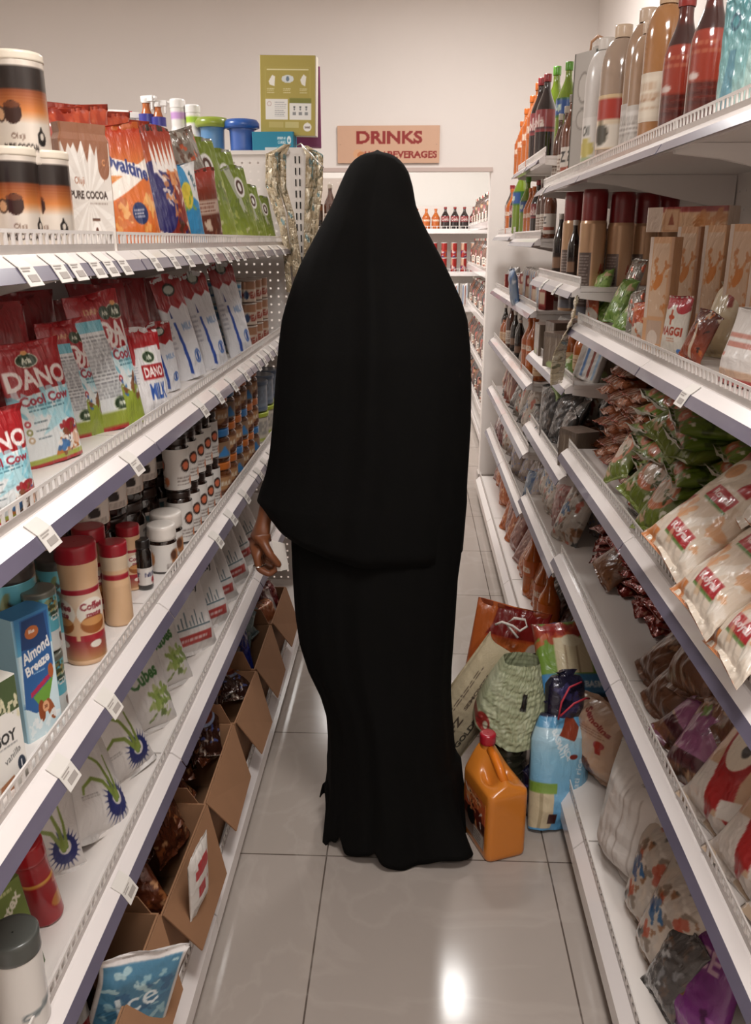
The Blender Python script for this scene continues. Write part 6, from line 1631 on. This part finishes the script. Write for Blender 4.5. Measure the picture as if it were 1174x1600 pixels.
for li, z in enumerate((1.631, 1.321, 1.021, .721, .451, SB)):
    mixrow(4.53, 5.36, z, (['soda_orange', 'soda_green', 'soda_cola'], ['teabox', 'whitepack', 'redpack'], ['amber_small', 'sauce', 'tall_brown'], ['foilgrey', 'redbrown_pouch'], ['bluespeck', 'redpack', 'mixed'], ['orange_snack', 'redbean'])[li], f'on the bay by the back wall, {("top", "second", "third", "fourth", "fifth", "lowest")[li]} level'.replace('on the bay by', 'near'), step=.13, back=False)

# ================================================================ bags standing on the floor at the right
c = Cv(110, .30, .46, '#b0a184').grad(0, '#a89a80', 1, '#c4b494')
c.text('GOLDEN PENNY', .47, .26, .09, '#2a241e', wd=.66, ang=0).text('SPZ', .28, .52, .12, '#4a3c30', wd=.2).text('SEMOVITA', .62, .56, .06, '#4a3c30', wd=.34).rows(.3, .7, .9, .78, 2, '#5a4c40').ell(.84, .18, .12, .1, '#8a2a20').blobs(5, ['#8a2a20', '#d0c8b0'], .7, .08, .95, .28, .04, 2)
K['penny'] = dict(name='flour_sack', cat='sack', dims=(.30, .08, .34), parts=[('p', bag('flour_sack', .34, .26, .08, c, solid('#b0a184'), 'pillow', 95, 'cloth_p', 1.2))])
place('penny', (.262, 2.27, .225), R(6), 'beige flour sack leaning diagonally behind the jerrycan', ry=R(-58), rx=R(-8), s=(1.3, .8, .62))
c = Cv(70, .26, .32, '#a8401c').grad(0, '#8a3a1c', .7, '#b85a24').rect(0, .72, 1, 1, '#7c1c18').poly([(.0, .5), (.25, .8), (.3, 1), (0, 1)], '#c0602a').blobs(8, ['#6a2818', '#c86a34', '#8a2a1c'], 0, 0, 1, .6, .09, 4).text('III', .55, .8, .07, '#b8604c').ell(.85, .6, .1, .1, '#b8a898')
o = obj('red_drawstring_bag', bag('red_drawstring_bag', .26, .34, .10, c, solid('#8a3a1c'), 'stand', 96, 'film', 1.2), loc=(.30, 2.66, 0), rot=(R(-8), R(10), R(-4)), scale=(1, 1, 1.18))
tag(o, 'orange and dark red bag with a white tied cord, behind the beige sack', 'bag')
tie = [(.33, 2.60, .375), (.355, 2.59, .40), (.39, 2.59, .395), (.40, 2.59, .37), (.375, 2.585, .355), (.35, 2.59, .372), (.315, 2.59, .385), (.295, 2.6, .37)]
rp = MB().tube([(.37, 2.585, .33)] + tie, .0045).mesh('cord', M['rope'], True)
co = obj('cord', rp, o); co.matrix_parent_inverse = Euler(o.rotation_euler).to_matrix().to_4x4().inverted() if False else co.matrix_parent_inverse
from mathutils import Matrix
co.matrix_parent_inverse = (Matrix.Translation(o.location) @ Euler(o.rotation_euler).to_matrix().to_4x4() @ Matrix.Diagonal((*o.scale, 1))).inverted()
# clear drum with a green striped carrier bag pulled over it
dr = thing('water_drum', 'clear ribbed plastic drum standing behind the jerrycan under the striped bag', 'drum', (.295, 2.21, 0))
cdr = Cv(60, .4, .3, '#3a3830').grad(.0, '#2a2822', 1, '#5a5c48')
for k in range(7): cdr.rect(0, .08 + .13 * k, 1, .12 + .13 * k, '#6c6c58', .7)
pr_ = [(.001, 0), (.085, 0)]
for k in range(8): pr_ += [(.090, .01 + .034 * k), (.090, .026 + .034 * k), (.084, .034 + .034 * k)]
pr_ += [(.07, .29), (.045, .31), (.001, .31)]
obj('drum_body', lathe('drum_body', [(a_ * .74, b_ * .88) for a_, b_ in pr_], cdr, 'liquid'), dr)
obj('drum_neck', lathe('drum_neck', [(.03, .26), (.03, .29), (.001, .29)], '#7a806a', 'plastic', 30), dr)
c = Cv(90, .26, .30, '#a9ad8c')
for k in range(16): c.rect(0, k / 16, 1, k / 16 + .022, '#8e9474', .7)
c.blobs(14, ['#b4b89a', '#9aa080', '#c2c4a8'], sz=.1, seed=31, al=.4).ell(.08, .16, .09, .12, '#8a2a24').ell(.12, .14, .03, .06, '#c8c0a8').poly([(.56, .48), (.66, .46), (.68, .66), (.60, .68)], '#15120f')
def drape():
    A = c.get(); nv, nu = A.shape[:2]
    u = np.linspace(-1, 1, nu); v = np.linspace(0, 1, nv)
    U_, V_ = np.meshgrid(u, v)
    wv = .15 - .075 * V_ ** 1.6
    x = U_ * wv + .035 * (V_ ** 2) + .012 * (1 - V_) * U_
    bulge_ = (.10 - .06 * V_) * np.sqrt(np.clip(1 - (U_ * .95) ** 2, 0, 1))
    y = -bulge_ - .02 + creases(U_, V_, 12) * .014 + .0015 * np.sin(V_ * 40 + 3 * U_) + creases(U_ * 2, V_ * 3, 19, 8) * .012
    z = .215 + V_ * .26 - .02 * np.cos(U_ * 3) * (1 - V_) - .03 * (U_ + 1) * (1 - V_) * .6
    F = np.stack([x, y, z], -1); Bk = F.copy(); Bk[..., 1] = bulge_ * .9 + .01 + creases(U_, V_, 15) * .01
    return gmesh('carrier_bag', [(np.concatenate([F, Bk[:, ::-1]], 1), np.concatenate([A, A[:, ::-1]], 1), True)], M['matte'])
o = obj('carrier_bag', drape(), loc=(.305, 2.20, .065), scale=(.66, .86, .82)); tag(o, 'pale green striped carrier bag with a hand hole, pulled over the clear drum', 'carrier bag')
# blue basmati bags
c = Cv(100, .22, .34, '#5f9cc4').grad(0, '#5694c0', .6, '#8cbcd4').grad(.6, '#8cbcd4', .8, '#b4d0dc')
c.text('BASMATI', .30, .69, .055, '#dfe8ec', wd=.34, ang=-65).text('RICE', .44, .62, .055, '#dfe8ec', wd=.2, ang=-65).text('basmati rice', .62, .36, .07, '#dce6ea', wd=.62, ang=78, bold=False).rect(0, .02, .26, .38, '#c8b898').rect(0, .3, .3, .38, '#7a9a40').rect(.08, .02, .12, .3, '#a89878').poly([(.2, .06), (.32, .06), (.32, .14), (.2, .14)], '#3a1c1a').ell(.55, .58, .07, .02, '#7a3028').rect(0, .88, 1, 1, '#1c1a38').poly([(.3, .75), (.55, .95), (.7, .8), (.55, .70)], '#8a3c28')
nb = Cv(40, .22, .34, '#1e1c38')
o = obj('rice_bag', bag('rice_bag', .2, .37, .11, c, nb, 'knot', 97, 'film', 1.1), loc=(.435, 2.06, .0), rot=(R(-14), R(8), R(24)), scale=(.95, 1, .98))
tag(o, 'pale blue BASMATI RICE bag standing on the floor beside the jerrycan', 'rice bag')
topc = bag('dark_top', .10, .14, .06, Cv(30, .1, .14, '#1c1a30').blobs(8, ['#2c2a50', '#100e1c', '#3c3a68'], sz=.12), Cv(30, .1, .14, '#1c1a30'), 'knot', 98, 'foil', 2)
t2 = obj('gathered_top', topc, o, loc=(.01, 0, .315), scale=(1.35, 1.3, 1.0))
MB().tube([(-.055, -.06, .33), (-.05, -.065, .38), (-.02, -.06, .42), (.03, -.05, .43)], .003).build('drawstring', M['redrope'], o, True)
MB().tube([(-.05, -.062, .34), (-.01, -.07, .375), (.04, -.06, .385), (.06, -.05, .38)], .003).build('drawstring', M['redrope'], o, True)
o = obj('navy_bag', bag('navy_bag', .16, .16, .08, Cv(40, .2, .2, '#1a1830').blobs(10, ['#3a3878', '#0e0c18', '#5a58a0'], sz=.08), Cv(20, .2, .2, '#1a1830'), 'pillow', 99, 'foil', 2), loc=(.40, 2.44, .16), rot=(R(-20), R(-12), R(10)))
tag(o, 'shiny navy bag wedged between the striped bag and the rice box', 'bag')
o = obj('navy_bag', bag('navy_bag', .15, .16, .07, Cv(40, .2, .2, '#1a1830').blobs(10, ['#3a3878', '#0e0c18', '#5a58a0'], sz=.08), Cv(20, .2, .2, '#1a1830'), 'pillow', 100, 'foil', 2), loc=(.40, 2.13, .0), rot=(R(-5), 0, R(40)))
tag(o, 'crumpled navy foil bag at the foot of the blue rice bag', 'bag')
bb_ = thing('cardboard_box', 'open brown cardboard box under the flat blue rice bag on the right', 'cardboard box', (.52, 2.30, SB), (0, 0, 0))
for k, a in (('front_panel', (-.09, .20, 0, .004, 0, .16)), ('back_panel', (-.09, .20, .2, .204, 0, .16)), ('side_panel', (-.09, -.086, .004, .2, 0, .16)), ('side_panel', (.196, .2, .004, .2, 0, .16)), ('bottom_panel', (-.086, .196, .004, .2, 0, .004))): MB().box(*a).build(k, M['card'], bb_)
c = Cv(90, .30, .24, '#3f7cac').rect(0, 0, 1, .26, '#3f7cac').rect(0, .26, .68, 1, '#6c8c34').blobs(9, ['#8a2420', '#a03a24', '#b85a34'], .05, .68, .55, .92, .1, 5).rect(.18, .28, .54, .74, '#c8b898').rect(.28, .28, .30, .7, '#9a8468').rect(.40, .28, .42, .7, '#9a8468').ell(.36, .7, .1, .08, '#d0c4a8')
c.text('BASMATI RICE', .68, .13, .08, '#d8e0e4', wd=.48).ell(.2, .13, .1, .06, '#3a1c18').rect(.12, .10, .28, .16, '#8a5a38').poly([(.54, 1), (.62, .3), (.68, .28), (.75, 1)], '#c8d4d8')
o = obj('rice_bag', bag('rice_bag', .31, .25, .06, c, Cv(20, .3, .24, '#3f7cac'), 'brick', 101, 'film', 1.0), loc=(.56, 2.30, SB + .15), rot=(R(-52), 0, R(3)))
tag(o, 'blue rice bag with a red and green picture lying on the cardboard box', 'rice bag')

# ================================================================ drinks room
def dshelf(name, label, x0, y0, L, zs, rz, D=.35, H=1.95):
    root = thing(name, label, 'shelving', (x0, y0, 0), (0, 0, rz))
    obj('back_panel', perf_panel(L, .1, H, D + .004, step=.06), root)
    for xx in (0, L - .03): MB().box(xx, xx + .03, D + .006, D + .03, 0, H).build('upright', M['white_metal'], root)
    for z in zs:
        sh = MB().box(0, L, .0, D, z - .02, z).build('shelf', M['white_metal'], root)
        MB().box(0, L, -.006, 0, z - .035, z + .012).build('ticket_rail', M['rail'], sh)
        m = MB().box(0, L, .004, .006, z + .036, z + .04)
        for i in range(int(L / .05)): m.box(i * .05, i * .05 + .006, .004, .006, z, z + .036)
        m.build('riser', M['fence'], sh)
    return root


cyl('drink_can', 'drink_can', 'can', .066, .15, Cv(40, .2, .15, '#a82c28').rect(0, 0, .4, .5, '#c85a28').rect(.5, .5, .8, 1, '#c8a088').blobs(8, ['#5a3a7c', '#d8c8c0'], 0, 0, 1, .5, .06, 3), '#b8b4b0', .05)
DZs = (1.70, 1.27, .90, .52, .14)
dshelf('drinks_shelf', 'white shelving on the back wall of the drinks room with soda bottles', -.55, 9.35, 1.40, DZs, 0)
dshelf('drinks_shelf', 'white shelving along the right wall of the drinks room', .56, 9.0, 3.2, (1.72, 1.36, 1.0, .64, .3, .1), -PI / 2, D=.4)
dshelf('drinks_shelf', 'white shelf of dark bottles behind the doorway on the left', -1.0, 6.1, .62, (1.65, 1.3, .9, .5), 0, D=.35, H=2.02)
for i in range(12):
    x = -.46 + .10 * i
    ky = 'soda_orange' if i < 9 and i > 5 else ('soda_cola' if i != 11 else 'sauce_dark')
    place('soda_orange' if i < 8 else 'soda_cola', (x, 9.42, 1.70), 0, f'{nth(i)} small bottle on the top shelf of the drinks room, from the left', 'bottles on the far top shelf', s=(1.15, 1.15, .88))
for j in range(2):
    for i in range(11):
        place('drink_can', (-.40 + .105 * i, 9.42, 1.27 + .155 * j), .5 * i, f'{("lower", "upper")[j]} red or orange can in the drinks room, {nth(i)} from the left', 'cans on the far shelf', s=(1, 1, 1))
for i in range(5): place('whitepack', (.36 + .1 * i, 9.42, .90), 0, f'{nth(i)} white carton with dark writing in the drinks room', 'white cartons in the drinks room', s=(.9, 1, 2))
for li, z in enumerate((1.72, 1.36, 1.0, .64, .3)):
    for i in range(19):
        ky = ('tall_brown', 'sauce_dark', 'amber_bottle', 'tall_brown', 'sauce', 'soda_cola', 'red_drink')[(i * 5 + li * 2 + i // 4) % 7]
        w_ = K[ky]['dims']
        place(ky, (.63, 5.95 + .158 * i, z), RR(.3), f'{nth(i)} bottle from the doorway on the right drinks shelf, {("top", "second", "third", "fourth", "fifth")[li]} level', 'bottles on the right drinks shelf', s=(.105 / w_[0], .105 / w_[0], .255 / w_[2]))
for li, z in enumerate((1.65, 1.3, .9)):
    for i in range(6): place(('tall_brown', 'sauce_dark')[i % 2 if li else (i == 3)], (-.95 + .095 * i, 6.17, z), 0, f'{nth(i)} dark bottle on the left drinks shelf, {("top", "second", "third")[li]} level', 'dark bottles on the left drinks shelf', s=(1.55, 1.55, 1.2))
